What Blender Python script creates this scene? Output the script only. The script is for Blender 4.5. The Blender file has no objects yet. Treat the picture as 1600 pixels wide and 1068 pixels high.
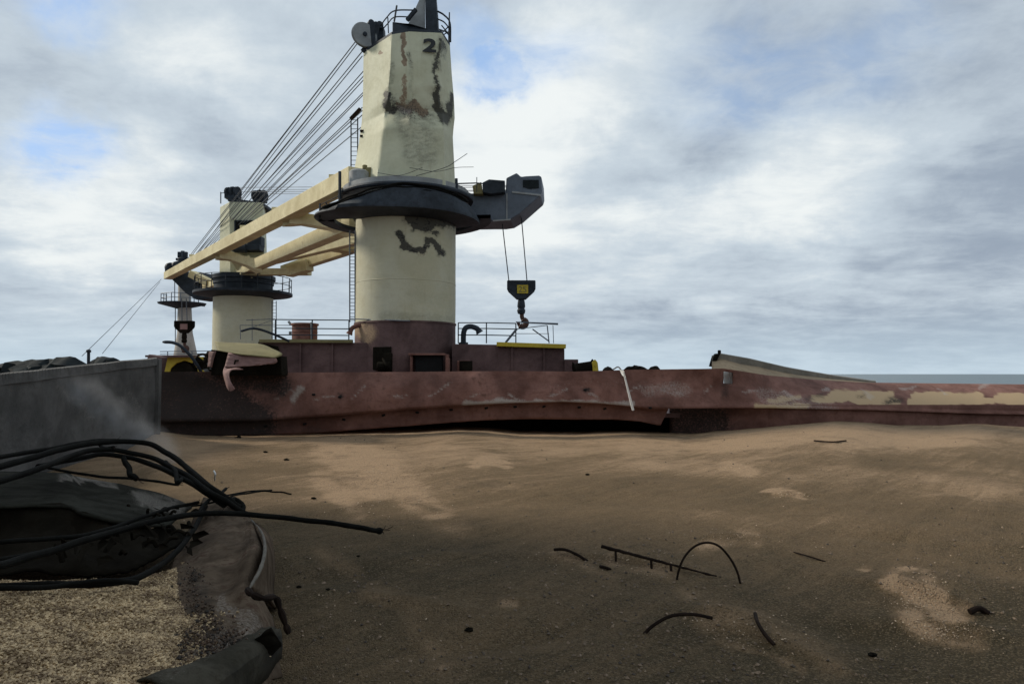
import bpy, bmesh, math, random
from mathutils import Vector, Matrix, noise as mn
import numpy as np
random.seed(7)
sc = bpy.context.scene
COL = sc.collection
R = math.radians

# ------------------------------------------------------------------ camera
F = 1128.0                      # focal length in pixels of the 1600 px wide photograph
PITCH = math.atan((584 - 534) / F)
cam = bpy.data.cameras.new("camera"); cam_o = bpy.data.objects.new("camera", cam); COL.objects.link(cam_o)
cam.sensor_width = 36; cam.lens = 36 * F / 1600; cam.clip_start = 0.05; cam.clip_end = 90000
cam_o.location = (0, 0, 0); cam_o.rotation_euler = (R(90) + PITCH, 0, 0)
sc.camera = cam_o
sc.render.resolution_x = 1024; sc.render.resolution_y = 683

# ------------------------------------------------------------------ light
SUN_EL, SUN_AZ = 33, -70          # azimuth from +Y, clockwise
d = Vector((math.sin(R(SUN_AZ)) * math.cos(R(SUN_EL)), math.cos(R(SUN_AZ)) * math.cos(R(SUN_EL)), math.sin(R(SUN_EL))))
sl = bpy.data.lights.new("sun", 'SUN'); sl.energy = 2.7; sl.angle = R(11); sl.color = (1.0, 0.92, 0.78)
so = bpy.data.objects.new("sun", sl); COL.objects.link(so)
so.rotation_euler = d.to_track_quat('Z', 'Y').to_euler(); so.location = d * 50
sc.view_settings.view_transform = 'Standard'; sc.view_settings.look = 'None'
sc.view_settings.exposure = 0.24; sc.view_settings.gamma = 1.0

def ray(px, py):
    r = Vector(((px - 800) / F, 1, (534 - py) / F))
    c, s = math.cos(PITCH), math.sin(PITCH)
    return Vector((r.x, r.y * c - r.z * s, r.y * s + r.z * c))
def at(px, py, Y):
    r = ray(px, py); return r * (Y / r.y)
def proj(v):
    c, s = math.cos(PITCH), math.sin(PITCH)
    dz = v[1] * c + v[2] * s; up = -v[1] * s + v[2] * c
    return 800 + F * v[0] / dz, 534 - F * up / dz
def zat(py, Y): return at(800, py, Y).z
def xat(px, Y, Z):
    return (px - 800) / F * (Y * math.cos(PITCH) + Z * math.sin(PITCH))

# ------------------------------------------------------------------ node helper
class NT:
    def __init__(s, nt): s.t = nt; s.n = nt.nodes; s.l = nt.links
    def new(s, ty, **k):
        n = s.n.new(ty)
        for a, b in k.items(): setattr(n, a, b)
        return n
    def link(s, a, b): s.l.new(a, b)
    def put(s, sock, v):
        if isinstance(v, bpy.types.NodeSocket): s.l.new(v, sock)
        elif v is not None:
            try: sock.default_value = v
            except Exception: sock.default_value = (*v, 1)
    def m(s, op, a, b=None, c=None, clamp=False):
        n = s.new('ShaderNodeMath', operation=op, use_clamp=clamp)
        s.put(n.inputs[0], a)
        if b is not None: s.put(n.inputs[1], b)
        if c is not None: s.put(n.inputs[2], c)
        return n.outputs[0]
    def vm(s, op, a, b=None, scale=None):
        n = s.new('ShaderNodeVectorMath', operation=op)
        s.put(n.inputs[0], a)
        if b is not None: s.put(n.inputs[1], b)
        if scale is not None: s.put(n.inputs['Scale'], scale)
        return n.outputs['Value'] if op in ('DISTANCE', 'LENGTH', 'DOT_PRODUCT') else n.outputs[0]
    def mix(s, f, a, b, mode='MIX'):
        n = s.new('ShaderNodeMix', data_type='RGBA', blend_type=mode)
        s.put(n.inputs[0], f)
        for i, v in ((6, a), (7, b)):
            if isinstance(v, bpy.types.NodeSocket): s.l.new(v, n.inputs[i])
            else: n.inputs[i].default_value = (v[0], v[1], v[2], 1)
        return n.outputs[2]
    def noise(s, vec, scale, detail=4, rough=0.55, dist=0.0, col=False):
        n = s.new('ShaderNodeTexNoise'); s.put(n.inputs['Vector'], vec)
        n.inputs['Scale'].default_value = scale; n.inputs['Detail'].default_value = detail
        n.inputs['Roughness'].default_value = rough; n.inputs['Distortion'].default_value = dist
        return n.outputs['Color' if col else 'Fac']
    def ramp(s, f, lo, hi):
        n = s.new('ShaderNodeMapRange', interpolation_type='SMOOTHSTEP')
        s.put(n.inputs[0], f); n.inputs[1].default_value = lo; n.inputs[2].default_value = hi
        return n.outputs[0]
    def attr(s, name):
        n = s.new('ShaderNodeAttribute', attribute_name=name); return n.outputs['Fac']

# ------------------------------------------------------------------ world: cloudy sky
w = bpy.data.worlds.new("World"); sc.world = w; w.use_nodes = True
T = NT(w.node_tree); T.n.clear()
out = T.new('ShaderNodeOutputWorld'); bg = T.new('ShaderNodeBackground')
sky = T.new('ShaderNodeTexSky', sky_type='NISHITA'); sky.sun_disc = False
sky.sun_elevation = R(SUN_EL); sky.sun_rotation = R(SUN_AZ); sky.altitude = 10; sky.air_density = 1.0; sky.dust_density = 1.0
skyc = T.vm('SCALE', sky.outputs[0], scale=0.10)
tc = T.new('ShaderNodeTexCoord'); dv = tc.outputs['Generated']
sp = T.new('ShaderNodeSeparateXYZ'); T.link(dv, sp.inputs[0])
zz = T.m('ADD', T.m('MAXIMUM', sp.outputs[2], 0.0), 0.16)
cv = T.new('ShaderNodeCombineXYZ')
T.link(T.m('DIVIDE', sp.outputs[0], zz), cv.inputs[0]); T.link(T.m('DIVIDE', sp.outputs[1], zz), cv.inputs[1])
pv = cv.outputs[0]
n1 = T.noise(pv, 0.85, 10, 0.60, 0.35)
pv2 = T.vm('ADD', pv, (3.7, 1.2, 0))
n2 = T.noise(pv2, 2.3, 10, 0.64, 0.3)
n4 = T.noise(pv, 5.5, 8, 0.62, 0.4)
pvs = T.vm('MULTIPLY', pv, (0.55, 1.5, 1))
n3 = T.noise(pvs, 0.9, 7, 0.6, 0.15)
wc = T.noise(dv, 6.0, 6, 0.6, col=True)
wd = T.vm('ADD', dv, T.vm('SCALE', T.vm('SUBTRACT', wc, (0.5, 0.5, 0.5)), scale=0.16))
def blob(px, py, r, sx=1.0):
    c = ray(px, py).normalized()
    diff = T.vm('MULTIPLY', T.vm('SUBTRACT', wd, tuple(c)), (1 / sx, 1 / sx, 1.0))
    return T.ramp(T.vm('LENGTH', diff), r, r * 0.15)
# brightness field (clouds bright / grey) anchored to directions of the sky
brt = T.m('ADD', T.m('MULTIPLY', T.m('SUBTRACT', n1, 0.5), 0.62), T.m('MULTIPLY', T.m('SUBTRACT', n2, 0.5), 0.70))
brt = T.m('ADD', brt, T.m('MULTIPLY', T.m('SUBTRACT', n4, 0.5), 0.30))
brt = T.m('ADD', brt, T.m('MULTIPLY', T.m('SUBTRACT', n3, 0.5), 0.7))
brt = T.m('ADD', brt, 0.585)
for (px, py, r, sx, a) in [(240, 70, .17, 1.3, .10), (330, 130, .10, 1.3, .16), (170, 280, .16, 1.0, .22), (860, 200, .22, 1.5, .20), (740, 240, .2, 1.0, .25),
                           (1280, 290, .13, 1.6, .24), (900, 120, .12, 1.6, .18), (1380, 200, .07, 2.4, .18), (880, 400, .2, 1.6, .16), (110, 370, .12, 1.5, .25), (1180, 380, .14, 2, .2),
                           (285, 160, .04, 1.8, -.13), (335, 205, .045, 1.3, -.15), (115, 150, .05, 2, -.08), (1100, 40, .2, 2, -.03), (1140, 170, .12, 2.0, -.14), (1000, 260, .09, 3, -.22),
                           (480, 40, .2, 1.4, -.02), (1480, 300, .14, 1.5, -.13), (1480, 420, .14, 2.5, -.16), (1050, 440, .08, 5, -.12), (1150, 520, .06, 7, -.22), (180, 430, .12, 2.0, -.08), (700, 20, .10, 1.5, -.10),
                           (1400, 60, .12, 2, -.08)]:
    b = blob(px, py, r, sx)
    brt = T.m('ADD', brt, T.m('MULTIPLY', b, a))
cl = T.mix(T.ramp(brt, 0.20, 0.72), (0.27, 0.325, 0.40), (0.49, 0.56, 0.62))
cl = T.mix(T.ramp(brt, 0.62, 1.02), cl, (0.74, 0.775, 0.775))
# blue gaps
gap = None
for (px, py, r, sx, a) in [(775, 124, .048, 1.6, 1.6), (735, 70, .08, .8, .6), (825, 95, .05, 2.5, .55), (112, 210, .055, 1.5, 1.5), (90, 228, .05, 1.6, .8), (1225, 120, .09, 2.4, .45), (80, 5, .06, 1.4, .8), (1390, 55, .05, 2.5, .35), (640, 5, .06, 2, .3)]:
    g = T.m('MULTIPLY', blob(px, py, r, sx), a)
    gap = g if gap is None else T.m('MAXIMUM', gap, g)
rim = T.m('MULTIPLY', gap, T.m('ADD', T.m('MULTIPLY', T.m('SUBTRACT', 1.0, T.m('ADD', T.m('MULTIPLY', n2, .5), T.m('MULTIPLY', n4, .5))), 2.3), -0.25), clamp=True)
bl = T.mix(0.25, T.mix(0.6, skyc, (0.25, 0.47, 0.86)), (0.45, 0.58, 0.80))
bl = T.mix(T.ramp(n4, .35, .7), bl, (0.50, 0.60, 0.74))
cl = T.mix(T.m('MULTIPLY', rim, .9), cl, bl)
# pale band on the horizon
hz = T.ramp(sp.outputs[2], 0.10, 0.0)
cl = T.mix(T.m('MULTIPLY', hz, 0.65), cl, (0.47, 0.58, 0.66))
low = T.ramp(sp.outputs[2], 0.0, -0.03)
cl = T.mix(low, cl, (0.12, 0.16, 0.18))
T.link(cl, bg.inputs[0]); bg.inputs[1].default_value = 1.0
T.link(bg.outputs[0], out.inputs[0])

# ------------------------------------------------------------------ materials
MATS = {}
def metal(name, base, var=0.25, rust=0.0, rough=0.6, metallic=0.0, bump=0.02, scale=1.0, alt=None, rustcol=(0.16, 0.07, 0.035), streak=0.3, spec=.35):
    """weathered painted steel; attributes soot / rust / tan add painted-on marks with their own shape"""
    m = bpy.data.materials.new(name); m.use_nodes = True
    t = NT(m.node_tree); bs = t.n['Principled BSDF']
    g = t.new('ShaderNodeNewGeometry'); P = g.outputs['Position']
    a = t.noise(P, 0.9 * scale, 7, 0.62, 0.3); b = t.noise(P, 7 * scale, 6, 0.65)
    c = t.noise(t.vm('MULTIPLY', P, (6, 6, 0.5)), 1.3 * scale, 5, 0.6)
    dark = tuple(x * (1 - var) for x in base); lite = tuple(min(1, x * (1 + var * .6)) for x in (alt or base))
    col = t.mix(t.ramp(a, .3, .7), dark, lite)
    col = t.mix(t.m('MULTIPLY', t.ramp(b, .45, .75), var * 1.2), col, tuple(x * .55 for x in base))
    if streak: col = t.mix(t.m('MULTIPLY', t.ramp(c, .55, .8), streak), col, tuple(x * y for x, y in zip(base, (.5, .42, .34))))
    d_ = t.noise(t.vm('MULTIPLY', P, (1, 1, 2.2)), 3.1 * scale, 9, 0.72, 0.6)
    col = t.mix(t.m('MULTIPLY', t.ramp(d_, .52, .66), var * .9), col, tuple(min(1, x * 1.35) for x in base))
    col = t.mix(t.m('MULTIPLY', t.ramp(d_, .47, .36), var * 1.1), col, tuple(x * y for x, y in zip(base, (.6, .52, .45))))
    ru = t.m('MULTIPLY', t.ramp(t.m('ADD', t.m('MULTIPLY', b, .5), t.m('MULTIPLY', a, .5)), .62 - .14 * rust, .72 - .1 * rust), min(1, rust * 1.3)) if rust else 0.0
    fine = t.noise(P, 22 * scale, 5, 0.7)
    ra = t.m('MULTIPLY', t.ramp(t.m('ADD', t.attr('rust'), t.m('MULTIPLY', t.m('SUBTRACT', fine, .5), .9)), .42, .75), .75)
    ru = t.m('MAXIMUM', ru, ra)
    col = t.mix(ru, col, rustcol)
    tn = t.ramp(t.m('ADD', t.attr('tan'), t.m('MULTIPLY', t.m('SUBTRACT', fine, .5), .9)), .15, .85)
    col = t.mix(tn, col, (0.40, 0.285, 0.17))
    pl = t.m('MULTIPLY', t.ramp(t.m('ADD', t.attr('pale'), t.m('MULTIPLY', t.m('SUBTRACT', fine, .5), .8)), .12, .6), .75)
    col = t.mix(pl, col, (0.42, 0.38, 0.34))
    sa = t.attr('soot_dark'); soft = t.m('MULTIPLY', t.m('MULTIPLY', sa, .85), t.m('ADD', t.ramp(t.m('ADD', t.m('MULTIPLY', d_, .7), t.m('MULTIPLY', fine, .3)), .38, .62), .15), clamp=True); sa = t.m('MAXIMUM', soft, t.m('MULTIPLY', t.ramp(t.m('ADD', sa, t.m('MULTIPLY', t.m('SUBTRACT', fine, .5), 1.2)), .62, .95), .9))
    col = t.mix(sa, col, (0.022, 0.021, 0.020))
    t.link(col, bs.inputs['Base Color'])
    bs.inputs['Metallic'].default_value = metallic
    rr = t.m('ADD', t.m('MULTIPLY', b, .25), rough - .1); t.link(rr, bs.inputs['Roughness'])
    bs.inputs['Specular IOR Level'].default_value = spec
    bp = t.new('ShaderNodeBump'); bp.inputs['Strength'].default_value = 0.6; bp.inputs['Distance'].default_value = bump
    t.link(t.m('ADD', a, t.m('MULTIPLY', fine, .25)), bp.inputs['Height']); t.link(bp.outputs[0], bs.inputs['Normal'])
    MATS[name] = m; return m
CREAM = metal('cream_paint', (0.53, 0.52, 0.36), .10, .12, .6, spec=.2, alt=(.54, .54, .40), bump=.03)
CREAM_POST = metal('cream_post_paint', (0.56, 0.525, 0.36), .14, .15, .6, spec=.2, alt=(.50, .485, .37), bump=.04, scale=.7)
CREAM_JIB = metal('cream_jib_paint', (0.62, 0.53, 0.30), .15, .35, .65, spec=.2, alt=(.66, .59, .37), rustcol=(.22, .13, .06))
DARK = metal('dark_blue_steel', (0.020, 0.027, 0.036), .4, .15, .6, spec=.2, alt=(.034, .043, .055), rustcol=(.06, .04, .03))
SLATE = metal('slate_steel', (0.095, 0.115, 0.145), .25, .08, .5)
GREYM = metal('grey_steel', (0.26, 0.27, 0.27), .25, .2, .55)
MAROON = metal('maroon_paint', (0.100, 0.058, 0.055), .28, .30, .75, alt=(.135, .083, .077), rustcol=(.085, .045, .032), spec=.25)
MAROON2 = metal('faded_maroon_paint', (0.155, 0.074, 0.058), .32, .45, .8, spec=.12, alt=(.21, .108, .086), rustcol=(.085, .048, .035), bump=.05)
PINK = metal('pink_primer', (0.25, 0.145, 0.13), .3, .35, .8)
OLIVE = metal('olive_yellow_paint', (0.20, 0.172, 0.078), .3, .4, .8)
YELLOW = metal('yellow_paint', (0.50, 0.38, 0.035), .2, .25, .6)
WHITE = metal('white_paint', (0.72, 0.73, 0.72), .08, .04, .5)
ASH = metal('ash_grey_steel', (0.095, 0.093, 0.090), .3, .10, .9, alt=(.12, .116, .112), bump=.05, streak=.15, spec=.15)
ASH2 = metal('dark_greenish_steel', (0.018, 0.018, 0.014), .35, .15, .95, alt=(.028, .028, .023), scale=4, bump=.01, spec=.04)
BURNT = metal('burnt_steel', (0.013, 0.011, 0.008), .5, .35, .95, rustcol=(.028, .018, .011), bump=.03, spec=.05, scale=2)
TORN = metal('torn_hatch_steel', (0.085, 0.060, 0.042), .45, .7, .95, spec=.05, alt=(.12, .09, .064), rustcol=(.075, .042, .032), scale=3, bump=.012)
CABLE = metal('black_cable', (0.008, 0.008, 0.007), .4, 0, .75, spec=.05, scale=8, bump=.003, streak=0)
ROPE = metal('wire_rope', (0.10, 0.115, 0.14), .3, .2, .6, scale=4, streak=0, bump=.002)
RUSTY = metal('rusty_iron', (0.020, 0.013, 0.010), .4, .4, .9, spec=.1, rustcol=(.035, .018, .012), scale=10, bump=.004, streak=0)
COPPER = metal('rust_red_iron', (0.085, 0.042, 0.032), .3, .5, .7, scale=5, streak=0)
INK = metal('black_lettering', (0.02, 0.022, 0.024), .2, 0, .6, streak=0)
BLACKM = metal('dark_opening', (0.006, 0.006, 0.006), .2, 0, .9, streak=0)
MUDD = metal('dark_tarpaulin', (0.018, 0.023, 0.025), .4, 0, .8, scale=3, spec=.1)
SANDP = metal('dusty_hatch_panel', (0.27, 0.20, 0.125), .3, .3, .8, bump=.03)

# ------------------------------------------------------------------ mesh helpers
def frame(dirv):
    dz = Vector(dirv).normalized(); up = Vector((0, 0, 1)) if abs(dz.z) < .95 else Vector((1, 0, 0))
    x = dz.cross(up).normalized(); return x, x.cross(dz).normalized(), dz     # side, up, along
class MB:
    def __init__(s): s.v = []; s.f = []
    def add(s, vs, fs):
        o = len(s.v); s.v += [Vector(v) for v in vs]; s.f += [tuple(i + o for i in f) for f in fs]; return s
    def box(s, c, size, rot=None):
        c = Vector(c); h = Vector(size) / 2; M = rot or Matrix.Identity(3)
        vs = [c + M @ Vector((x * h.x, y * h.y, z * h.z)) for x in (-1, 1) for y in (-1, 1) for z in (-1, 1)]
        return s.add(vs, [(0, 1, 3, 2), (4, 6, 7, 5), (0, 4, 5, 1), (2, 3, 7, 6), (0, 2, 6, 4), (1, 5, 7, 3)])
    def beam(s, p0, p1, w0, h0, w1=None, h1=None, up=None):
        p0, p1 = Vector(p0), Vector(p1); w1 = w1 or w0; h1 = h1 or h0
        sd, u, al = frame(p1 - p0)
        vs = []
        for p, w_, h_ in ((p0, w0, h0), (p1, w1, h1)):
            for a, b in ((-1, -1), (1, -1), (1, 1), (-1, 1)): vs.append(p + sd * a * w_ / 2 + u * b * h_ / 2)
        return s.add(vs, [(3, 2, 1, 0), (4, 5, 6, 7), (0, 1, 5, 4), (1, 2, 6, 5), (2, 3, 7, 6), (3, 0, 4, 7)])
    def tube(s, pts, r, seg=8, cap=True):
        pts = [Vector(p) for p in pts]; n = len(pts); rr = r if isinstance(r, (list, tuple)) else [r] * n
        vs = []; prev = None
        for i, p in enumerate(pts):
            t = (pts[min(i + 1, n - 1)] - pts[max(i - 1, 0)]).normalized()
            if prev is None: sd = frame(t)[0]
            else:
                sd = prev - t * prev.dot(t); sd = sd.normalized() if sd.length > 1e-6 else frame(t)[0]
            prev = sd; u = t.cross(sd)
            for k in range(seg):
                a = 2 * math.pi * k / seg; vs.append(p + (sd * math.cos(a) + u * math.sin(a)) * rr[i])
        fs = [(i * seg + k, i * seg + (k + 1) % seg, (i + 1) * seg + (k + 1) % seg, (i + 1) * seg + k) for i in range(n - 1) for k in range(seg)]
        if cap: fs += [tuple(range(seg - 1, -1, -1)), tuple((n - 1) * seg + k for k in range(seg))]
        return s.add(vs, fs)
    def lathe(s, c, prof, seg=32, axis=(0, 0, 1), cap=True):
        c = Vector(c); x, u, al = frame(axis); al = Vector(axis).normalized()
        vs = [c + (x * math.cos(2 * math.pi * k / seg) + u * math.sin(2 * math.pi * k / seg)) * r + al * h for r, h in prof for k in range(seg)]
        n = len(prof)
        fs = [(i * seg + k, i * seg + (k + 1) % seg, (i + 1) * seg + (k + 1) % seg, (i + 1) * seg + k) for i in range(n - 1) for k in range(seg)]
        if cap: fs += [tuple(range(seg - 1, -1, -1)), tuple((n - 1) * seg + k for k in range(seg))]
        return s.add(vs, fs)
    def prism(s, poly, ext):
        n = len(poly); ext = Vector(ext); vs = [Vector(p) for p in poly] + [Vector(p) + ext for p in poly]
        return s.add(vs, [tuple(range(n)), tuple(range(2 * n - 1, n - 1, -1))] + [(i, i + n, (i + 1) % n + n, (i + 1) % n) for i in range(n)])
    def grid(s, rows):
        m_ = len(rows[0]); vs = [p for r in rows for p in r]
        fs = [(i * m_ + j, i * m_ + j + 1, (i + 1) * m_ + j + 1, (i + 1) * m_ + j) for i in range(len(rows) - 1) for j in range(m_ - 1)]
        return s.add(vs, fs)
    def build(s, name, mat, parent=None, smooth=False, bevel=0.0, solid=0.0, fix=True):
        if parent is not None: org = Vector(ORG[parent.name])
        else:
            xs = [v.x for v in s.v]; ys = [v.y for v in s.v]; zs = [v.z for v in s.v]
            org = Vector(((min(xs) + max(xs)) / 2, (min(ys) + max(ys)) / 2, min(zs)))
        me = bpy.data.meshes.new(name); me.from_pydata([tuple(v - org) for v in s.v], [], s.f)
        if fix:
            bm = bmesh.new(); bm.from_mesh(me); bmesh.ops.recalc_face_normals(bm, faces=bm.faces); bm.to_mesh(me); bm.free()
        me.materials.append(mat)
        if smooth:
            me.polygons.foreach_set('use_smooth', [True] * len(me.polygons))
            try: me.set_sharp_from_angle(angle=R(30))
            except Exception: pass
        o = bpy.data.objects.new(name, me); COL.objects.link(o)
        if parent is not None: o.parent = parent
        else: o.location = org
        ORG[o.name] = org
        if solid:
            md = o.modifiers.new('thickness', 'SOLIDIFY'); md.thickness = solid; md.offset = 0
        if bevel:
            md = o.modifiers.new('bevel', 'BEVEL'); md.width = bevel; md.segments = 2; md.limit_method = 'ANGLE'
        return o
ORG = {}
def tag(o, label, cat, group=None, kind=None):
    o['label'] = label
    if cat: o['category'] = cat
    if group: o['group'] = group
    if kind: o['kind'] = kind
    return o
def thing(name, loc, label, cat, group=None):
    o = bpy.data.objects.new(name, None); COL.objects.link(o); o.location = loc; o.empty_display_size = .3
    ORG[o.name] = Vector(loc); return tag(o, label, cat, group)
def crom(pts, n=8):
    """Catmull-Rom through points (lists of Vectors)"""
    P = [Vector(p) for p in pts]; P = [2 * P[0] - P[1]] + P + [2 * P[-1] - P[-2]]; o = []
    for i in range(1, len(P) - 2):
        for k in range(n):
            t = k / n; a, b, c, e = P[i - 1], P[i], P[i + 1], P[i + 2]
            o.append(.5 * ((2 * b) + (c - a) * t + (2 * a - 5 * b + 4 * c - e) * t * t + (3 * b - a - 3 * c + e) * t ** 3))
    o.append(P[-2]); return o
def interp(x, tab):
    return float(np.interp(x, [t[0] for t in tab], [t[1] for t in tab]))
def segd(px, py, a, b):
    ax, ay = a; bx, by = b; dx, dy = bx - ax, by - ay; L = dx * dx + dy * dy
    t = 0 if L == 0 else max(0, min(1, ((px - ax) * dx + (py - ay) * dy) / L))
    return math.hypot(px - ax - dx * t, py - ay - dy * t)
def paint(o, name, strokes, warp=5.0, wscale=0.9, frontonly=True):
    """wear marks and painted highlights: stroke = (polyline, radius, strength) around points of the surface"""
    me = o.data; at_ = me.attributes.new(name, 'FLOAT', 'POINT'); org = ORG[o.name]; vals = []
    for v in me.vertices:
        p = v.co + org; val = 0
        if not frontonly or v.normal.dot(-p) > -1e9:
            x, y = proj(p)
            nv = mn.noise_vector(p * 1.7 * wscale); nw = mn.noise_vector(p * 5.5 * wscale)
            x += nv.x * warp * 1.6 + nw.x * warp; y += nv.z * warp * 1.6 + nw.z * warp
            for pl, r, s in strokes:
                if len(pl) == 1: dd = math.hypot(x - pl[0][0], y - pl[0][1])
                else: dd = min(segd(x, y, pl[i], pl[i + 1]) for i in range(len(pl) - 1))
                if dd < r:
                    q = 1 - dd / r; val = max(val, s * min(1, q * 1.8))
        vals.append(val)
    at_.data.foreach_set('value', vals)
def railing(path, h, name, mat, parent, step=1.0, rails=(1.0, .52), r=.018, lean=Vector((0, 0, 0))):
    m = MB(); up = Vector((0, 0, h)) + lean
    for q in rails: m.tube([Vector(p) + up * q for p in path], r, 6)
    for i in range(len(path) - 1):
        a, b = Vector(path[i]), Vector(path[i + 1]); n = max(1, round((b - a).length / step))
        for k in range(n): p = a.lerp(b, k / n); m.tube([p, p + up], r * 1.15, 6)
    p = Vector(path[-1]); m.tube([p, p + up], r * 1.15, 6)
    return m.build(name, mat, parent, smooth=True)

# ------------------------------------------------------------------ setting: sea, hull, deck
DZ = -1.05
m = MB()
xs = [-40000, -9000, -2500, -800, -250, -60, 0, 60, 250, 800, 2500, 9000, 40000]
rows = [[Vector((x, y, -13)) for x in xs] for y in (-3000, -300, 0, 100, 300, 1000, 4000, 15000, 60000)]
m.grid(rows)
ms = bpy.data.materials.new('sea_water'); ms.use_nodes = True; t = NT(ms.node_tree); bs = t.n['Principled BSDF']
g = t.new('ShaderNodeNewGeometry'); P = g.outputs['Position']
a = t.noise(t.vm('MULTIPLY', P, (.02, .06, 1)), 1.0, 8, .6); b = t.noise(t.vm('MULTIPLY', P, (.25, .5, 1)), 1.0, 6, .6)
col = t.mix(t.ramp(a, .35, .65), (.055, .085, .095), (.085, .12, .13)); t.link(col, bs.inputs['Base Color'])
bs.inputs['Roughness'].default_value = .35
bp = t.new('ShaderNodeBump'); bp.inputs['Strength'].default_value = .8; bp.inputs['Distance'].default_value = .6
t.link(t.m('ADD', a, b), bp.inputs['Height']); t.link(bp.outputs[0], bs.inputs['Normal'])
sea = m.build('sea', ms); sea['kind'] = 'structure'; sea['label'] = 'grey blue sea out to the flat horizon'

# far hatch coaming line (a slight skew to the picture plane)
def Yc(px): return 17.0 + (px - 245) / 1275 * 3.0
m = MB()
m.prism([(-34, 15.6, DZ), (-8.0, 17.55, DZ), (16.5, 21.4, DZ), (30, 22.6, DZ), (30, 78, DZ), (6, 98, DZ), (-40, 78, DZ)], (0, 0, -.12))
dk = m.build('ship_deck', MAROON); dk['kind'] = 'structure'; dk['label'] = 'dark red main deck of the ship behind the hold'
m = MB()
m.prism([(-36, -20, -3.4), (30, -20, -3.4), (30, 78, -3.4), (6, 98, -3.4), (-40, 78, -3.4)], (0, 0, -10.5))
m.beam((-34, 20.5, -2.3), (30, 26.5, -2.3), .2, 2.25)
hl = m.build('ship_hull', BURNT); hl['kind'] = 'structure'; hl['label'] = 'dark steel hull of the bulk carrier below the deck'

# ------------------------------------------------------------------ grain filling the hold
GC = [(200, 690), (245, 673), (300, 679), (400, 682), (480, 681), (560, 679), (650, 677), (715, 673), (760, 674), (810, 679), (900, 680), (980, 677), (1075, 680), (1130, 674), (1230, 664), (1300, 658), (1340, 659), (1400, 664), (1470, 663), (1520, 660), (1600, 664), (1900, 668)]
def far_z(px): return zat(interp(px, GC), Yc(px))
def gh(x, y):
    px = 800 + F * x / max(y, 1.0) if y > .5 else 800
    px = max(200, min(1700, px))
    t_ = max(0, min(1, (y - 7) / 10)); t_ = t_ * t_ * (3 - 2 * t_)
    z = -1.62 * (1 - t_) + far_z(px) * t_
    v = Vector((x, y, 0))
    z += .11 * (mn.noise(v * .23 + Vector((3, 1, 0)))) * min(1, max(.0, (16 - y) / 9))
    z += .05 * mn.noise(v * .7) * min(1, max(.15, (16 - y) / 8)) + .015 * mn.noise(v * 2.3)
    for (bx, by, rx, ry, ang, h) in BUMPS:
        dx, dy = x - bx, y - by; c, s = math.cos(ang), math.sin(ang)
        u, q = (dx * c + dy * s) / rx, (-dx * s + dy * c) / ry
        k = u * u + q * q
        if k < 6: z += h * math.exp(-k * 1.3)
    return z
BUMPS = []
def G(px, py, lift=0.0):
    r = ray(px, py); Y = 6.0
    for _ in range(40):
        p = r * (Y / r.y); Yn = Y * (gh(p.x, p.y) + lift) / p.z; Y = .5 * Y + .5 * max(1.5, min(20, Yn))
    return r * (Y / r.y)
def bump(px, py, rx, ry, ang, h):
    p = G(px, py); BUMPS.append((p.x, p.y, rx, ry, ang, h))
_b = []
for args in [(1440, 930, .38, .12, -.9, .10), (1480, 985, .40, .16, -.5, .08), (1405, 905, .1, .1, 0, .05), (1150, 965, .30, .16, -.5, .07), (1215, 1005, .5, .12, -.9, .05),
             (1020, 880, .5, .10, -.6, .05), (900, 870, .4, .08, -.3, .04), (1230, 772, .35, .10, 0, .05), (1145, 838, .35, .12, 0, .04), (800, 938, .15, .08, 0, .03), (600, 750, 1.2, .15, .5, .05),
             (560, 790, .9, .1, .9, .03), (1330, 985, .3, .3, 0, -.06), (640, 940, .6, .12, -.4, .04), (780, 1000, .7, .2, .3, -.05), (1380, 840, .5, .2, 0, -.04), (700, 870, .8, .2, .2, .04), (480, 900, .5, .3, 0, -.05)]:
    p = G(args[0], args[1]); _b.append((p.x, p.y) + args[2:])
BUMPS += _b
# near left the grain climbs to the torn coaming
Ys = [-6, -3, -1, 0, .8] + [1.4 * (19.6 / 1.4) ** (i / 330) for i in range(331)]
Us = [(-1 + 2 * j / 420) for j in range(421)]
rows = []; co = []; pale = []
STR = [([(1100, 858), (1160, 836), (1180, 842)], 16, .5), ([(1210, 768), (1245, 773)], 13, .8), ([(1140, 728), (1175, 735)], 12, .5), ([(1400, 905), (1440, 935), (1480, 960), (1500, 955)], 26, 1), ([(1440, 900), (1470, 925)], 18, .9),
       ([(1410, 955), (1450, 985), (1530, 1000)], 26, 1), ([(960, 868), (1040, 898), (1075, 925)], 18, .5), ([(860, 868), (900, 872), (960, 905)], 14, .4), ([(1110, 965), (1180, 965), (1240, 1000), (1300, 1035)], 34, .45), ([(1130, 1000), (1250, 1048)], 8, .5),
       ([(520, 700), (600, 740), (580, 750)], 40, .6), ([(600, 740), (680, 800), (720, 830)], 26, .4), ([(500, 745), (560, 800)], 20, .35), ([(740, 722), (790, 724)], 12, .6), ([(590, 925), (650, 950)], 22, .4), ([(640, 970), (700, 1040)], 20, .3),
       ([(790, 936), (815, 942)], 10, .6), ([(1300, 690), (1520, 680)], 20, .4), ([(980, 695), (1200, 690)], 14, .4), ([(500, 860), (560, 900)], 16, .3), ([(1345, 890), (1360, 892)], 5, .9), ([(1410, 888), (1425, 890)], 5, .9), ([(1250, 942), (1270, 945)], 6, .8)]
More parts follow.
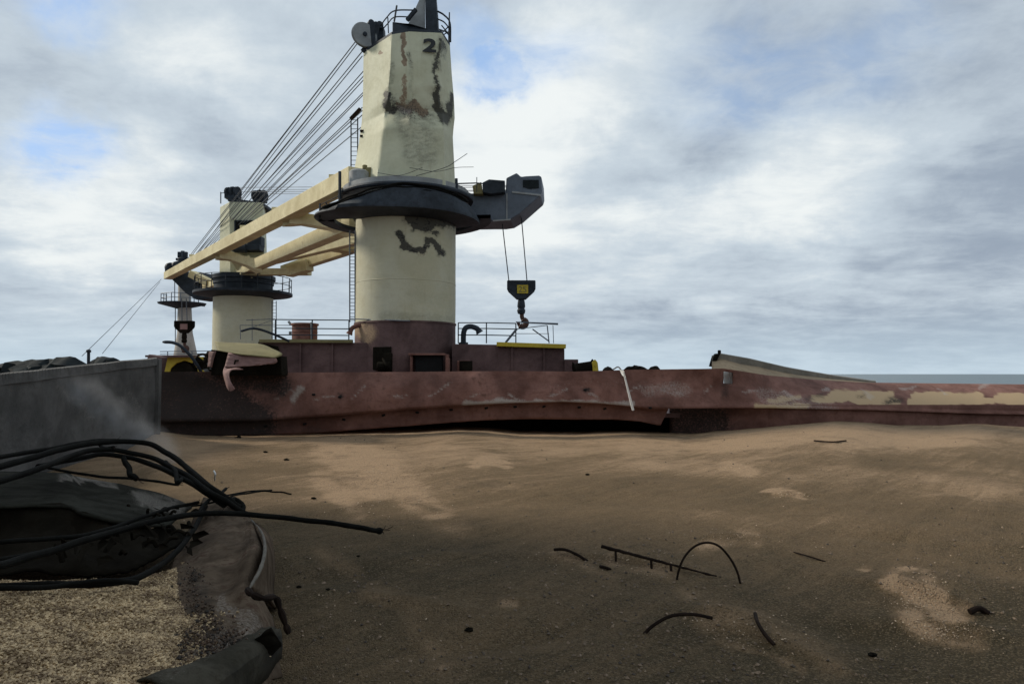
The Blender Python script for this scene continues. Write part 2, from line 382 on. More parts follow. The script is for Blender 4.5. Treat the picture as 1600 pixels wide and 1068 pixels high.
for y in Ys:
    row = []
    for u in Us:
        x = u * (abs(y) * .95 + 6)
        if y > 1.0:
            x = u * (y * .95 + 1.5) + (0 if abs(u) < .99 else u * 8)
        z = gh(x, y)
        row.append(Vector((x, y, z)))
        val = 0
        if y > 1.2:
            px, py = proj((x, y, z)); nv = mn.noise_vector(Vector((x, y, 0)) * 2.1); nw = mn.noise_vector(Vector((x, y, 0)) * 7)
            base = interp(py, [(650, 1), (690, .95), (740, .62), (800, .42), (880, .2), (1000, .08), (1100, .05)])  # near grain darker: dirty crust, with part of the foreground shade painted in
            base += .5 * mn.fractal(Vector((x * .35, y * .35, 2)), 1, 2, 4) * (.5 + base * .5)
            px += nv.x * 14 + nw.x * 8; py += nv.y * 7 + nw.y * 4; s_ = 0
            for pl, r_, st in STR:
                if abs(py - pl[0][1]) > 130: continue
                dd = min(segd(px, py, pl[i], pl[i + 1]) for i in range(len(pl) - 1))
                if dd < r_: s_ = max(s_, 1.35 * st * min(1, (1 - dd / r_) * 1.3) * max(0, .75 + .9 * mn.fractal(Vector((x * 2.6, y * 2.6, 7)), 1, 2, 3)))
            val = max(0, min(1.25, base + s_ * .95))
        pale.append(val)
    rows.append(row)
m = MB(); m.grid(rows)
mg = bpy.data.materials.new('grain_heap'); mg.use_nodes = True; t = NT(mg.node_tree); bs = t.n['Principled BSDF']
g = t.new('ShaderNodeNewGeometry'); P = g.outputs['Position']
n1 = t.noise(P, 1.3, 8, .65, .4); n2 = t.noise(P, 9, 6, .7); n3 = t.noise(P, 60, 4, .7); vo = t.new('ShaderNodeTexVoronoi'); t.link(P, vo.inputs['Vector']); vo.inputs['Scale'].default_value = 95
rotn = t.new('ShaderNodeVectorRotate', rotation_type='Z_AXIS'); t.link(P, rotn.inputs['Vector']); rotn.inputs['Angle'].default_value = .75
ns = t.noise(t.vm('MULTIPLY', rotn.outputs[0], (2.6, .35, 1)), 1.6, 8, .7, .8)
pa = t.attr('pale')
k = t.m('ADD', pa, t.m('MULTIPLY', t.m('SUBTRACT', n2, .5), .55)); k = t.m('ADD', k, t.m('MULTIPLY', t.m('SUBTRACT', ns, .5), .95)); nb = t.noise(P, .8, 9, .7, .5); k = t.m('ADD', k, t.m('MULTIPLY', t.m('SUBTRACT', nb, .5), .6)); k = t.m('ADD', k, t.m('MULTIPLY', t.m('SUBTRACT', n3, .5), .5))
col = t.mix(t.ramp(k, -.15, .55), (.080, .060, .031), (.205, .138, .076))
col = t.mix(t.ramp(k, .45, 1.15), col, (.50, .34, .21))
col = t.mix(t.m('MULTIPLY', t.ramp(n1, .52, .72), .45), col, (.10, .072, .045))
sepc = t.new('ShaderNodeSeparateColor'); t.link(vo.outputs['Color'], sepc.inputs[0])
col = t.mix(t.m('MULTIPLY', t.ramp(sepc.outputs[0], .55, 1), .4), col, (.36, .27, .17))
col = t.mix(t.m('MULTIPLY', t.ramp(sepc.outputs[1], .7, 1), .55), col, (.035, .025, .018))
t.link(col, bs.inputs['Base Color']); bs.inputs['Roughness'].default_value = .9; bs.inputs['Specular IOR Level'].default_value = .15
bp = t.new('ShaderNodeBump'); bp.inputs['Strength'].default_value = 1.0; bp.inputs['Distance'].default_value = .07
h = t.m('ADD', t.m('MULTIPLY', n2, 1.0), t.m('MULTIPLY', n3, .2)); h = t.m('ADD', h, t.m('MULTIPLY', vo.outputs['Distance'], -.35)); h = t.m('ADD', h, t.m('MULTIPLY', ns, .8))
t.link(h, bp.inputs['Height']); t.link(bp.outputs[0], bs.inputs['Normal'])
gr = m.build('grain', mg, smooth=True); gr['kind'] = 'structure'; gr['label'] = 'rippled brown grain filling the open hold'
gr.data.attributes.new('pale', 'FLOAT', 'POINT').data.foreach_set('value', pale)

# loose clods and kernels on the surface: nobody could count them
def kernels(name, pts, sizes, mat, label, cat='grain', stretch=1.8, seed=1):
    rnd = np.random.default_rng(seed); n = len(pts); pts = np.array(pts); sizes = np.array(sizes)
    base = np.array([[1, 0, 0], [-1, 0, 0], [0, 1, 0], [0, -1, 0], [0, 0, 1], [0, 0, -1]], float)
    fb = np.array([[0, 2, 4], [2, 1, 4], [1, 3, 4], [3, 0, 4], [2, 0, 5], [1, 2, 5], [3, 1, 5], [0, 3, 5]])
    a = rnd.uniform(0, 6.28, n); tl = rnd.uniform(-.6, .6, n)
    V = np.zeros((n, 6, 3))
    jit = rnd.uniform(.7, 1.2, (n, 6, 1)); B = base[None] * jit * sizes[:, None, None]; B[:, :, 0] *= stretch
    x = B[:, :, 0] * np.cos(tl)[:, None] - B[:, :, 2] * np.sin(tl)[:, None]; z = B[:, :, 0] * np.sin(tl)[:, None] + B[:, :, 2] * np.cos(tl)[:, None]
    V[:, :, 0] = x * np.cos(a)[:, None] - B[:, :, 1] * np.sin(a)[:, None]; V[:, :, 1] = x * np.sin(a)[:, None] + B[:, :, 1] * np.cos(a)[:, None]; V[:, :, 2] = z
    V += pts[:, None, :]; Fc = fb[None] + (np.arange(n) * 6)[:, None, None]
    me = bpy.data.meshes.new(name); V = V.reshape(-1, 3); Fc = Fc.reshape(-1, 3)
    me.from_pydata(V.tolist(), [], Fc.tolist()); me.materials.append(mat)
    pn = np.array([mn.noise(Vector(p) * 7) + .6 * mn.noise(Vector(p) * 19) for p in pts.tolist()])
    at_ = me.attributes.new('tone', 'FLOAT', 'POINT'); at_.data.foreach_set('value', np.repeat(np.clip(rnd.uniform(0, 1, n) + pn * .55, 0, 1), 6))
    o = bpy.data.objects.new(name, me); COL.objects.link(o); tag(o, label, cat, kind='stuff'); return o
def kern_mat(name, dark, light):
    mk = bpy.data.materials.new(name); mk.use_nodes = True; t = NT(mk.node_tree); bs = t.n['Principled BSDF']
    t.link(t.mix(t.attr('tone'), dark, light), bs.inputs['Base Color']); bs.inputs['Roughness'].default_value = .7; return mk
KM1 = kern_mat('clods', (.05, .036, .024), (.24, .17, .11))
rnd = random.Random(3); pts = []; sz = []
for _ in range(9000):
    Y = 2.6 * (17 / 2.6) ** rnd.random(); X = rnd.uniform(-.55, .78) * Y
    q = mn.noise(Vector((X * .6, Y * .6, 5)))
    if rnd.random() > (.5 + q) * max(.12, min(1, (9 - Y) / 5)): continue
    s = rnd.choice([.004, .005, .007, .010]) * (1 + Y * .06); pts.append((X, Y, gh(X, Y) + s * .3)); sz.append(s)
kernels('grain_clods', pts, sz, KM1, 'loose clods and kernels scattered over the brown grain', stretch=1.4)

# ------------------------------------------------------------------ far hatch coaming
TOPY = [(180, 583), (245, 581), (330, 581), (400, 583), (560, 582), (700, 581), (800, 580), (900, 581), (985, 578), (1060, 577), (1130, 576), (1150, 579), (1200, 587), (1280, 594), (1350, 598), (1520, 600), (1620, 601), (2000, 603)]
CRY = [(180, 660), (245, 658), (400, 656), (480, 651), (560, 645), (640, 638), (700, 634), (800, 629), (880, 627), (930, 629), (985, 634), (1010, 637), (1045, 638), (1140, 637), (1200, 637), (1350, 640), (1520, 646), (2000, 655)]
HOLES = [(1129, 1143, 580, 599)]
def coaming_pt(px, v):
    """v: -1 flange back edge .. 0 top .. 1 crease"""
    Y = Yc(px); s = min(1, max(0, (px - 1120) / 180)); s = s * s * (3 - 2 * s)
    ty, cy = interp(px, TOPY), interp(px, CRY); py = ty + (cy - ty) * v
    belly = .18 * math.sin(px / 140) * math.sin(v * 3.1) + .10 * mn.noise(Vector((px / 60, v * 1.5, 0))) + .035 * mn.noise(Vector((px / 18, v * 4, 3))) + .05 * mn.noise(Vector((px / 34, v * 2.2, 13)))
    belly += .03 * abs(math.sin(px / 44 * math.pi)) - .02
    dent = -.3 * math.exp(-((px - 1030) / 50) ** 2 - ((v - .75) / .35) ** 2)
    off = -.28 * v * (1 - s) + (1.0 - 1.5 * v + .5 * v * v) * s * 2.0
    return at(px, py, Y + off + belly * .7 * (1 - .5 * s) + dent * .5)
co_t = thing('hatch_coaming', at(800, 650, 18.5), 'long buckled dark red steel hatch coaming across the far side of the hold', 'coaming')
cols = [180 + 5 * i for i in range(330)]
m = MB(); nv = 16; rows = []
fl = [coaming_pt(px, 0) + Vector((0, .22, -.01)) for px in cols]
rows.append(fl)
for j in range(nv + 1): rows.append([coaming_pt(px, j / nv) for px in cols])
m_ = len(cols); vs = [p for r in rows for p in r]; fs = []
for i in range(len(rows) - 1):
    for j in range(m_ - 1):
        if i >= 1:
            c = (vs[i * m_ + j] + vs[(i + 1) * m_ + j + 1]) / 2; x, y = proj(c)
            if any(a <= x <= b and e <= y <= f for a, b, e, f in HOLES): continue
        fs.append((i * m_ + j, i * m_ + j + 1, (i + 1) * m_ + j + 1, (i + 1) * m_ + j))
m.add(vs, fs)
up = m.build('upper_plate', MAROON2, co_t, smooth=True, solid=.03, fix=False)
paint(up, 'soot_dark', [([(180, 600), (180, 690)], 165, 1), ([(245, 610), (330, 640), (380, 670)], 90, 1.), ([(345, 585), (440, 600)], 30, .9), ([(530, 621), (531, 622)], 7, .95), ([(442, 616), (443, 617)], 6, .9), ([(913, 609), (917, 609)], 6, 1),
                   ([(1133, 600), (1134, 622)], 8, .7), ([(1340, 618), (1350, 617)], 4, .8), ([(560, 590), (700, 592)], 16, .25), ([(430, 600), (430, 640)], 60, .35), ([(1030, 620), (1045, 636)], 22, .3), ([(1385, 628), (1405, 624)], 6, .9), ([(1262, 623), (1285, 616)], 5, .7)], warp=3)
paint(up, 'rust', [([(x_, 586), (x_ + 1, 632)], 1.4, .5) for x_ in range(440, 1120, 88)] + [([(x_, 590 + (x_ * 7) % 20), (x_ + 14 + (x_ * 3) % 30, 594 + (x_ * 5) % 26)], 4 + (x_ % 4), .42) for x_ in range(460, 1600, 71)] + [([(1150, 600), (1250, 606)], 14, .4), ([(1250, 634), (1600, 640)], 10, .4)], warp=6, wscale=2)
paint(up, 'pale', [([(x_, 598 + (x_ * 11) % 28), (x_ + 10 + (x_ * 3) % 22, 597 + (x_ * 13) % 30)], 3.5, .35) for x_ in range(430, 1560, 61)] + [([(470, 605), (460, 625)], 9, .5), ([(730, 630), (985, 632)], 9, .55), ([(1010, 612), (1050, 606), (1070, 612)], 16, .28), ([(860, 600), (1000, 600)], 10, .12), ([(1190, 618), (1300, 640)], 18, .25)], warp=3)  # long pale line on the crease paints in its lip highlight
paint(up, 'tan', [([(1180, 634), (1260, 634)], 6, .8), ([(1200, 625), (1250, 621)], 6, .7), ([(1300, 617), (1390, 618)], 9, 1.2), ([(1270, 622), (1400, 627)], 7, 1.1), ([(1430, 621), (1530, 620)], 9, 1.2), ([(1420, 627), (1600, 628)], 7, 1.1), ([(1560, 622), (1700, 622)], 9, 1.1)], warp=3)
# lower flap, left part: a folded-out strip with a row of drain holes
LBY = [(180, 682), (245, 680), (300, 681), (400, 680), (480, 677), (560, 671), (640, 665), (700, 660), (760, 656), (830, 654), (900, 655), (960, 655), (1000, 658), (1038, 664)]
def flap_pt(px, v):
    a = coaming_pt(px, 1.0); x, y = proj(a)
    endx = px - 12 * v * max(0, (px - 1000) / 45)
    by = interp(px, LBY); py = y + 1 + (by - y - 1) * v
    return at(endx, py, a.y + .22 + .02 * v + .03 * mn.noise(Vector((px / 30, v * 3, 8))))
cols = [180 + 4 * i for i in range(217)]
rows = [[coaming_pt(px, 1.0) + Vector((0, .0, 0)) for px in cols], [flap_pt(px, 0) for px in cols]] + [[flap_pt(px, j / 7) for px in cols] for j in range(1, 8)]
DH = [(x, interp(x, CRY) + (interp(x, LBY) - interp(x, CRY)) * q) for x, q in [(415, .42), (476, .42), (537, .32), (599, .26), (652, .26), (705, .24), (760, .25), (805, .25), (850, .27), (905, .30), (945, .32)]]
m = MB(); mm = len(cols); vs = [p for r in rows for p in r]; m.add(vs, [(i * mm + j, i * mm + j + 1, (i + 1) * mm + j + 1, (i + 1) * mm + j) for i in range(len(rows) - 1) for j in range(mm - 1)])
lf = m.build('lower_flap', MAROON2, co_t, smooth=True, solid=.03, fix=False)
lf['label'] = 'folded out lower strip with a row of drain holes'
paint(lf, 'soot_dark', [([(180, 670), (380, 675)], 90, 1), ([(400, 660), (480, 665)], 40, .5)], warp=3)
for x, y in DH:
    c = at(x, y, coaming_pt(x, 1.0).y + .19); MB().box(c, (.09, .03, .05), Matrix.Rotation(random.uniform(-.4, .4), 3, 'Y')).build('drain_hole', BLACKM, co_t, bevel=.015)
for x, y in [(1016, 637), (914, 609), (531, 620), (490, 616)]:
    yy = coaming_pt(x, max(0, min(1, (y - interp(x, TOPY)) / (interp(x, CRY) - interp(x, TOPY))))).y
    MB().box(at(x, y, yy - .02), (.08, .05, .05)).build('drain_hole', BLACKM, co_t, bevel=.015)
# right part: lower wall set back under the crease
cols = [1046 + 8 * i for i in range(120)]
def low_pt(px, v):
    a = coaming_pt(px, 1.0); x, y = proj(a); back = .9 * (1 - min(1, max(0, (px - 1046) / 190))) + .12
    return at(px, 632 + 52 * v, a.y + back + .04 * mn.noise(Vector((px / 40, v, 2))))
m = MB(); m.grid([[low_pt(px, j / 6) for px in cols] for j in range(7)])
lw = m.build('lower_wall', MAROON2, co_t, smooth=True, solid=.03, fix=False)
paint(lw, 'rust', [([(1200, 650), (1600, 655)], 14, .35)], warp=6); paint(lw, 'soot_dark', [([(1040, 655), (1110, 660)], 60, .9)], warp=5)  # dark patch where the wall is set furthest back
m = MB(); m.beam(at(974, 580, 17.75), at(989, 640, 17.9), .07, .03, .12, .05); m.add([at(968, 577, 17.9), at(975, 579, 17.7), at(978, 590, 17.7), at(972, 586, 17.8)], [(0, 1, 2, 3)])
tag(m.build('steel_strut', WHITE, bevel=.008, solid=.004), 'thin white strut leaning across the red coaming right of the deckhouse', 'strut')
m = MB(); rr_ = []
for i in range(9):
    rr_.append([at(1128 + j * 2.0 + (i * .5), 579 + i * 2.6, 19.5 + .03 * mn.noise(Vector((i * .7, j * .9, 0)))) for j in range(9)])
m.grid(rr_); tag(m.build('white_filler_sheet', WHITE, smooth=True, solid=.01), 'added white sheet filling the notch of the red coaming', 'metal sheet')  # white sheet added behind the notch so the gap reads white

# ------------------------------------------------------------------ left side wall of the hold
def wall_pt(px, v):
    Y = interp(px, [(-120, 8.5), (82, 12.0), (245, 16.3)])
    ty = interp(px, [(-120, 600), (0, 589), (82, 580), (170, 570), (245, 562)]); p = at(px, ty, Y)
    z = p.z + (-1.75 - p.z) * v
    return Vector((p.x + .06 * mn.noise(Vector((px / 40, v * 2, 1))), p.y + .10 * mn.noise(Vector((px / 35, v * 2.5, 4))), z))
wl_t = thing('side_coaming', wall_pt(150, 1), 'grey ash covered steel coaming plate along the left side of the hold', 'coaming')
cols = [-120 + 6 * i for i in range(62)]; cols[-1] = 246
m = MB(); m.grid([[wall_pt(px, j / 14) for px in cols] for j in range(15)])
wp = m.build('plate', ASH, wl_t, smooth=True, solid=.03, fix=False)
paint(wp, 'soot_dark', [([(-100, 640), (60, 690)], 60, .5), ([(235, 575), (236, 640)], 10, .4), ([(120, 640), (200, 600)], 26, .25), ([(90, 600), (95, 650)], 10, .3)], warp=8)
paint(wp, 'rust', [([(x_, 575), (x_ + 3, 600 + (x_ * 7) % 50)], 2.5, .45) for x_ in range(-100, 240, 38)] + [([(-100, 604), (245, 592)], 2, .35)], warp=2)
paint(wp, 'pale', [([(90, 600), (150, 650)], 12, .22), ([(180, 600), (230, 660)], 14, .18)], warp=10)
m = MB(); tops = [wall_pt(px, 0) for px in cols]
for a, b in zip(tops[:-1], tops[1:]): m.add([a + Vector((.05, -.09, -.12)), b + Vector((.05, -.09, -.12)), b + Vector((.05, -.09, .03)), a + Vector((.05, -.09, .03)), a + Vector((-.1, .16, .05)), b + Vector((-.1, .16, .05))], [(0, 1, 2, 3), (3, 2, 5, 4)])
m.build('top_flange', GREYM if False else ASH, wl_t, solid=.02, fix=False)
m = MB(); c = wall_pt(246, 0); m.box((c.x + .05, c.y - .02, (c.z - 1.6) / 2), (.10, .12, c.z + 1.65)); m.build('corner_post', ASH, wl_t, bevel=.01)
# torn maroon lump at the corner behind it
tag(MB().box(at(244, 569, 17.2), (.35, .3, .42), Matrix.Rotation(.2, 3, 'Y')).box(at(225, 566, 17.4), (.5, .3, .12), Matrix.Rotation(-.1, 3, 'Y')).build('hatch_cleat', MAROON, bevel=.03), 'dark red hatch cleat block at the left corner of the hold', 'cleat')

# crumpled dark tarpaulins / scrap behind left wall
def lump(poly_top, ybase, Y, depth, name, mat, label, cat, seed=0):
    rows = []; n = 28
    xs_ = [poly_top[0][0] + (poly_top[-1][0] - poly_top[0][0]) * i / n for i in range(n + 1)]
    for j in range(9):
        a = math.pi * j / 8; r = []
        for x in xs_:
            ty = interp(x, poly_top); tp = at(x, ty, Y); hgt = tp.z - zat(ybase, Y); b0 = at(x, ybase, Y)
            k = Vector((x / 17 + j * .4, j * .55, seed)); s = .8 + .9 * mn.noise(k) + .3 * mn.noise(k * 3)
            r.append(Vector((b0.x + .05 * mn.noise(k * 1.7), Y - math.cos(a) * depth * s, b0.z - .05 + hgt * math.sin(a) * ((1 + .08 * mn.noise(k * 4)) if j == 4 else .8 + .45 * mn.noise(k + Vector((5, 5, 5)))))))
        rows.append(r)
    m = MB(); m.grid(rows); return tag(m.build(name, mat, smooth=True), label, cat)
lump([(-40, 575), (20, 560), (82, 556), (100, 553), (115, 553), (128, 561), (140, 568), (150, 580)], 584, 15.0, .6, 'tarpaulin', MUDD, 'dark crumpled tarpaulin heap behind the grey plate, left of the thin post', 'tarpaulin', 1)
lump([(128, 577), (140, 562), (150, 555), (162, 553), (182, 557), (190, 562), (215, 572), (240, 580)], 584, 18.0, .6, 'tarpaulin', MUDD, 'dark rounded tarpaulin heap behind the grey plate, right of the thin post', 'tarpaulin', 4)
tag(MB().tube([at(138, 590, 17.2), at(138.5, 547, 17.2)], .035, 8).lathe(at(138.5, 549, 17.2), [(.055, -.02), (.055, .03), (.03, .05)], 10).build('deck_post', DARK), 'thin dark stub post between the two tarpaulin heaps', 'post')

# ------------------------------------------------------------------ unseen blockers added behind and left of the camera to shade the near grain
fh = thing('shade_cover', (-9.0, 2, -1.6), 'added tall steel panels out of view left of the hold, shading the near grain', 'hatch cover')
for k in range(2):
    x0 = -9.2 - k * 1.0
    MB().box((x0, 3.3 - k, 2.6), (.35, 15.4, 8.4)).build('shade_panel', MAROON2, fh, bevel=.03)
    for q in range(7): MB().box((x0 + .30, -3.4 + q * 2.15 - k, 2.6), (.24, .14, 8.0)).build('shade_panel_rib', MAROON2, fh)
db_ = thing('shade_block', (0, -12, -1.6), 'added block out of view behind the hold, shading the near grain', 'deckhouse')  # unseen block, added for shade and white bounce on the near grain
MB().box((0, -13, 3.5), (27, 9, 10)).build('shade_block_body', WHITE, db_, bevel=.05)
for zz_ in (1.5, 4.5):
    for xx_ in range(-11, 12, 3): MB().box((xx_, -8.5, zz_), (.9, .08, .9)).build('shade_block_porthole', BLACKM, db_, bevel=.2)
    MB().box((0, -8.1, zz_ + 1.5), (27, .9, .12)).build('shade_block_ledge', MAROON, db_)

# ------------------------------------------------------------------ near deck crane
CX, CY = -3.47, 23.5; PR = 1.62
BRUSH = []
nc = thing('deck_crane', (CX, CY, DZ), 'large cream deck crane with the number 2, scorched tower and jib swung to the left', 'crane')
zp = zat(501, 21.9)
def dense_cyl(c, r, z0, z1, nz, seg=120):
    m = MB(); rows = []
    for i in range(nz + 1):
        z = z0 + (z1 - z0) * i / nz
        rows.append([Vector((c[0] + math.cos(2 * math.pi * k / seg) * r * (1 + .004 * mn.noise(Vector((math.cos(2 * math.pi * k / seg) * 2, math.sin(2 * math.pi * k / seg) * 2, z)))), c[1] + math.sin(2 * math.pi * k / seg) * r, z)) for k in range(seg + 1)])
    m.grid(rows); return m
post = dense_cyl((CX, CY), PR, zp, 5.6, 110, 180).build('post', CREAM_POST, nc, smooth=True, fix=False)
paint(post, 'soot_dark', [([(622, 363), (628, 368), (630, 382), (640, 388), (655, 390), (662, 392), (667, 387)], 7, 1.5), ([(667, 376), (676, 376), (682, 384), (690, 395)], 8, 1.3), ([(640, 338), (650, 348), (668, 352)], 16, 1.3), ([(665, 340), (705, 348)], 14, 1.2), ([(678, 363), (684, 364)], 4, 1), ([(661, 354), (664, 354)], 5, .9),
                     ([(690, 392), (686, 400)], 5, .8), ([(600, 496), (712, 498)], 12, .28), ([(655, 450), (690, 455)], 30, .16), ([(640, 410), (700, 420)], 40, .12), ([(708, 345), (709, 500)], 18, .15)], warp=3.2, wscale=2.2)
paint(post, 'rust', [([(622, 363), (628, 372), (632, 386), (655, 394), (668, 389)], 9, .5), ([(640, 348), (680, 350)], 16, .4), ([(575, 500), (710, 500)], 8, .4), ([(655, 400), (656, 500)], 5, .15)], warp=4, wscale=2)
ped = dense_cyl((CX, CY), PR + .006, DZ, zp, 30, 120).build('pedestal', MAROON, nc, smooth=True, fix=False)
paint(ped, 'tan', [([(545, 505), (575, 520)], 24, .55)], warp=3)
MB().lathe((CX, CY, zp), [(PR + .0, -.03), (PR + .03, -.03), (PR + .03, .02), (PR + .0, .02)], 96, cap=False).build('paint_band', MAROON, nc, smooth=True)
for zz_ in (2.9,): MB().lathe((CX, CY, zz_), [(PR + .002, -.012), (PR + .010, 0), (PR + .002, .012)], 96, cap=False).build('weld_seam', CREAM_POST, nc, smooth=True)
# doorway at the foot
Yd = CY - PR
dr = MB().box(at(671, 568, Yd - .02), (.80, .35, .55)).build('doorway', BLACKM, nc)
MB().box(at(668, 553.5, Yd - .10), (1.10, .5, .06)).box(at(644, 569, Yd - .08), (.07, .4, .6)).box(at(699, 569, Yd - .08), (.09, .4, .6)).build('door_frame', MAROON2, dr, bevel=.01)
# tower housing: lofted plan sections with dents
LV = [(40, 569, 612, 640, 690, 702, 0), (52, 568, 612, 640, 690, 703, 0), (100, 567.5, 610, 641, 688, 706, 0), (135, 567, 607, 642, 686, 709, .0), (155, 566, 603, 642, 684, 710, .12), (170, 565, 601, 642, 688, 710.5, .30), (182, 563, 600, 643, 692, 709, .22), (200, 561, 598, 644, 693, 707.5, .05), (250, 553, 592, 646, 694, 710, 0), (290, 546, 588, 648, 695, 711.5, 0)]
def lvl(py, k): return float(np.interp(py, [l[0] for l in LV], [l[k] for l in LV]))
def ring(py):
    z = zat(py, 22.0); dn = lvl(py, 6)
    Cn = [(lvl(py, 1), 23.35), (lvl(py, 2), 22.05 + dn * .9), (lvl(py, 3), 21.85 + dn * .15), (lvl(py, 4), 21.95 + dn * 1.2), (lvl(py, 5), 22.85), (lvl(py, 5) - 9, 25.2), (lvl(py, 1) + 18, 25.5)]
    pts = [Vector((xat(x, Y, z), Y, z)) for x, Y in Cn]; o = []
    for i in range(len(pts)):
        a, b = pts[i], pts[(i + 1) % len(pts)]
        nseg = 16 if i < 5 else 4
        for k in range(nseg):
            p = a.lerp(b, k / nseg)
            q = math.exp(-((py - 168) / 34) ** 2)
            off = .16 * q * mn.noise(Vector((p.x * 2.2, p.z * 1.6, 3))) + .03 * mn.noise(Vector((p.x * 1.3, p.z * .7, 9)))
            p = Vector((p.x, p.y + off, p.z)) if i in (1, 2, 3) and k > 0 else p
            o.append(p)
    o.append(o[0].copy()); return o
pys = list(np.linspace(53, 290, 110)); rows = [ring(y) for y in pys]
m = MB(); m.grid(rows); m.add(rows[0][:-1], [tuple(range(len(rows[0]) - 1))])
tw = m.build('tower_housing', CREAM, nc, smooth=True)
paint(tw, 'soot_dark', [([(606, 150), (604, 168), (612, 172)], 9, 1.35), ([(612, 160), (640, 178)], 15, .8), ([(640, 165), (655, 178), (668, 182)], 12, .75), ([(628, 180), (645, 215), (650, 240)], 26, .5), ([(662, 185), (665, 240)], 30, .5), ([(640, 82), (642, 105)], 5, .8), ([(641, 105), (643, 165)], 4, .35),
                   ([(686, 60), (690, 75), (682, 95), (680, 120), (683, 150)], 6, 1.0), ([(694, 62), (693, 80), (684, 100)], 8, .6), ([(681, 150), (686, 170), (693, 185), (702, 180), (707, 150)], 10, 1.15), ([(693, 190), (700, 188)], 9, .9), ([(629, 60), (631, 92)], 4, .45), ([(614, 100), (607, 150)], 4, .5), ([(690, 200), (700, 240)], 20, .15)], warp=3.4, wscale=2.0)
paint(tw, 'rust', [([(630, 55), (631, 100)], 6, .8), ([(631, 120), (630, 165)], 7, .7), ([(645, 165), (660, 175)], 14, .8), ([(594, 82), (595, 83)], 5, 1), ([(684, 100), (682, 150)], 7, .5), ([(622, 165), (640, 172)], 10, .9)], warp=3, wscale=2)
paint(tw, 'pale', [([(622, 166), (638, 174)], 8, .5)], warp=3)
# number on the tower
fc = bpy.data.curves.new('numeral', 'FONT'); fc.body = '2'; fc.size = .66; fc.extrude = .012; fc.offset = .02
fo = bpy.data.objects.new('numeral', fc); COL.objects.link(fo); bpy.context.view_layer.update()
me = bpy.data.meshes.new_from_object(fo.evaluated_get(bpy.context.evaluated_depsgraph_get())); bpy.data.objects.remove(fo)
M4 = Matrix.Translation(at(660, 80, 21.84) - Vector(ORG[nc.name])) @ Matrix.Rotation(R(90), 4, 'X') @ Matrix.Rotation(R(-4), 4, 'Z') @ Matrix.Diagonal((1.3, .85, 1, 1))
me.transform(M4); me.materials.clear(); me.materials.append(INK); no = bpy.data.objects.new('numeral', me); COL.objects.link(no); no.parent = nc; no['label'] = 'black number 2'
# roof of the tower
ztop = rows[0][0].z
MB().prism([Vector((p.x, p.y, ztop + .004)) for p in rows[0][:-1:4]], (0, 0, .08)).build('roof_plate', DARK, nc)
MB().prism([at(613, 52, 22.15), at(640, 52, 22.0), at(672, 57, 22.05), at(672, 46, 22.05), at(642, 38, 22.0), at(613, 34, 22.15)], (0, .9, 0)).build('roof_hatch', DARK, nc, bevel=.02)
mast = MB().prism([at(665, 60, 22.2), at(685, 64, 22.2), at(683, 20, 22.2), at(680, -14, 22.2), at(664, -14, 22.2)], (0, .45, 0)).build('top_mast', DARK, nc, bevel=.02)
MB().prism([at(636, 42, 22.35), at(664, 52, 22.35), at(664, -6, 22.35), at(656, -2, 22.35)], (0, .05, 0)).build('mast_gusset', GREYM, mast)
MB().beam(at(636, 32, 22.1), at(650, 15, 22.1), .12, .10).build('mast_brace', DARK, mast)
# roof rails
zr = zat(50, 22.1)
pth = [at(702, 68, 22.9), at(701, 66, 24.2), at(660, 76, 25.4), at(620, 76, 25.4)]
railing([Vector((p.x, p.y, ztop + .08)) for p in pth], 1.05, 'roof_railing', DARK, nc, .55, (1, .66, .33), .02)
MB().tube(crom([at(684, 18, 22.3), at(694, 24, 22.5), at(703, 36, 22.9), at(704, 66, 22.95)], 6), .028, 6).tube(crom([at(684, 30, 22.3), at(694, 35, 22.5), at(703, 46, 22.9)], 6), .022, 6).tube([at(690, 52, 22.5), at(703, 40, 22.9)], .02, 6).tube([at(690, 40, 22.5), at(703, 56, 22.9)], .02, 6).tube(crom([at(686, 46, 22.4), at(696, 50, 22.6), at(704, 58, 22.9)], 5), .018, 6).build('side_rail_cage', DARK, nc, smooth=True)
MB().tube(crom([at(595, 40, 23.4), at(604, 28, 23.0), at(617, 17, 22.6), at(650, 16, 22.4)], 6), .022, 6).tube(crom([at(596, 48, 23.4), at(606, 37, 23.0), at(617, 27, 22.6), at(645, 27, 22.4)], 6), .02, 6).tube([at(620, 9, 22.6), at(616, 34, 22.6)], .03, 6).tube([at(598, 36, 23.4), at(599, 62, 23.4)], .02, 6).tube([at(606, 28, 23), at(607, 52, 23)], .02, 6).build('front_roof_rail', DARK, nc, smooth=True)
# luffing sheave
shc = at(569, 55, 23.2); ax = Vector((.5, -.86, .05)).normalized()
sh = MB().lathe(shc, [(.10, -.06), (.40, -.06), (.42, -.04), (.34, 0), (.42, .04), (.40, .06), (.10, .06)], 32, axis=ax).build('sheave', GREYM, nc, smooth=True)
sh.data.transform(Matrix.Identity(4))
MB().lathe(shc + ax * .0, [(.07, -.10), (.07, .11)], 14, axis=ax).build('axle', DARK, sh, smooth=True)
MB().prism([at(574, 36, 23.25), at(588, 33, 23.25), at(584, 52, 23.25), at(585, 70, 23.25), at(566, 82, 23.25), at(563, 78, 23.25), at(577, 60, 23.25)], (.1, .22, 0)).prism([at(585, 45, 23.6), at(598, 38, 23.6), at(599, 56, 23.6), at(586, 66, 23.6)], (0, .5, 0)).build('sheave_bracket', DARK, nc, bevel=.015)
MB().lathe(at(579, 37, 23.4), [(.10, -.1), (.10, .1)], 14, axis=ax).lathe(at(592, 41, 23.6), [(.12, -.12), (.12, .12)], 14, axis=ax).build('guide_roller', DARK, nc, smooth=True)
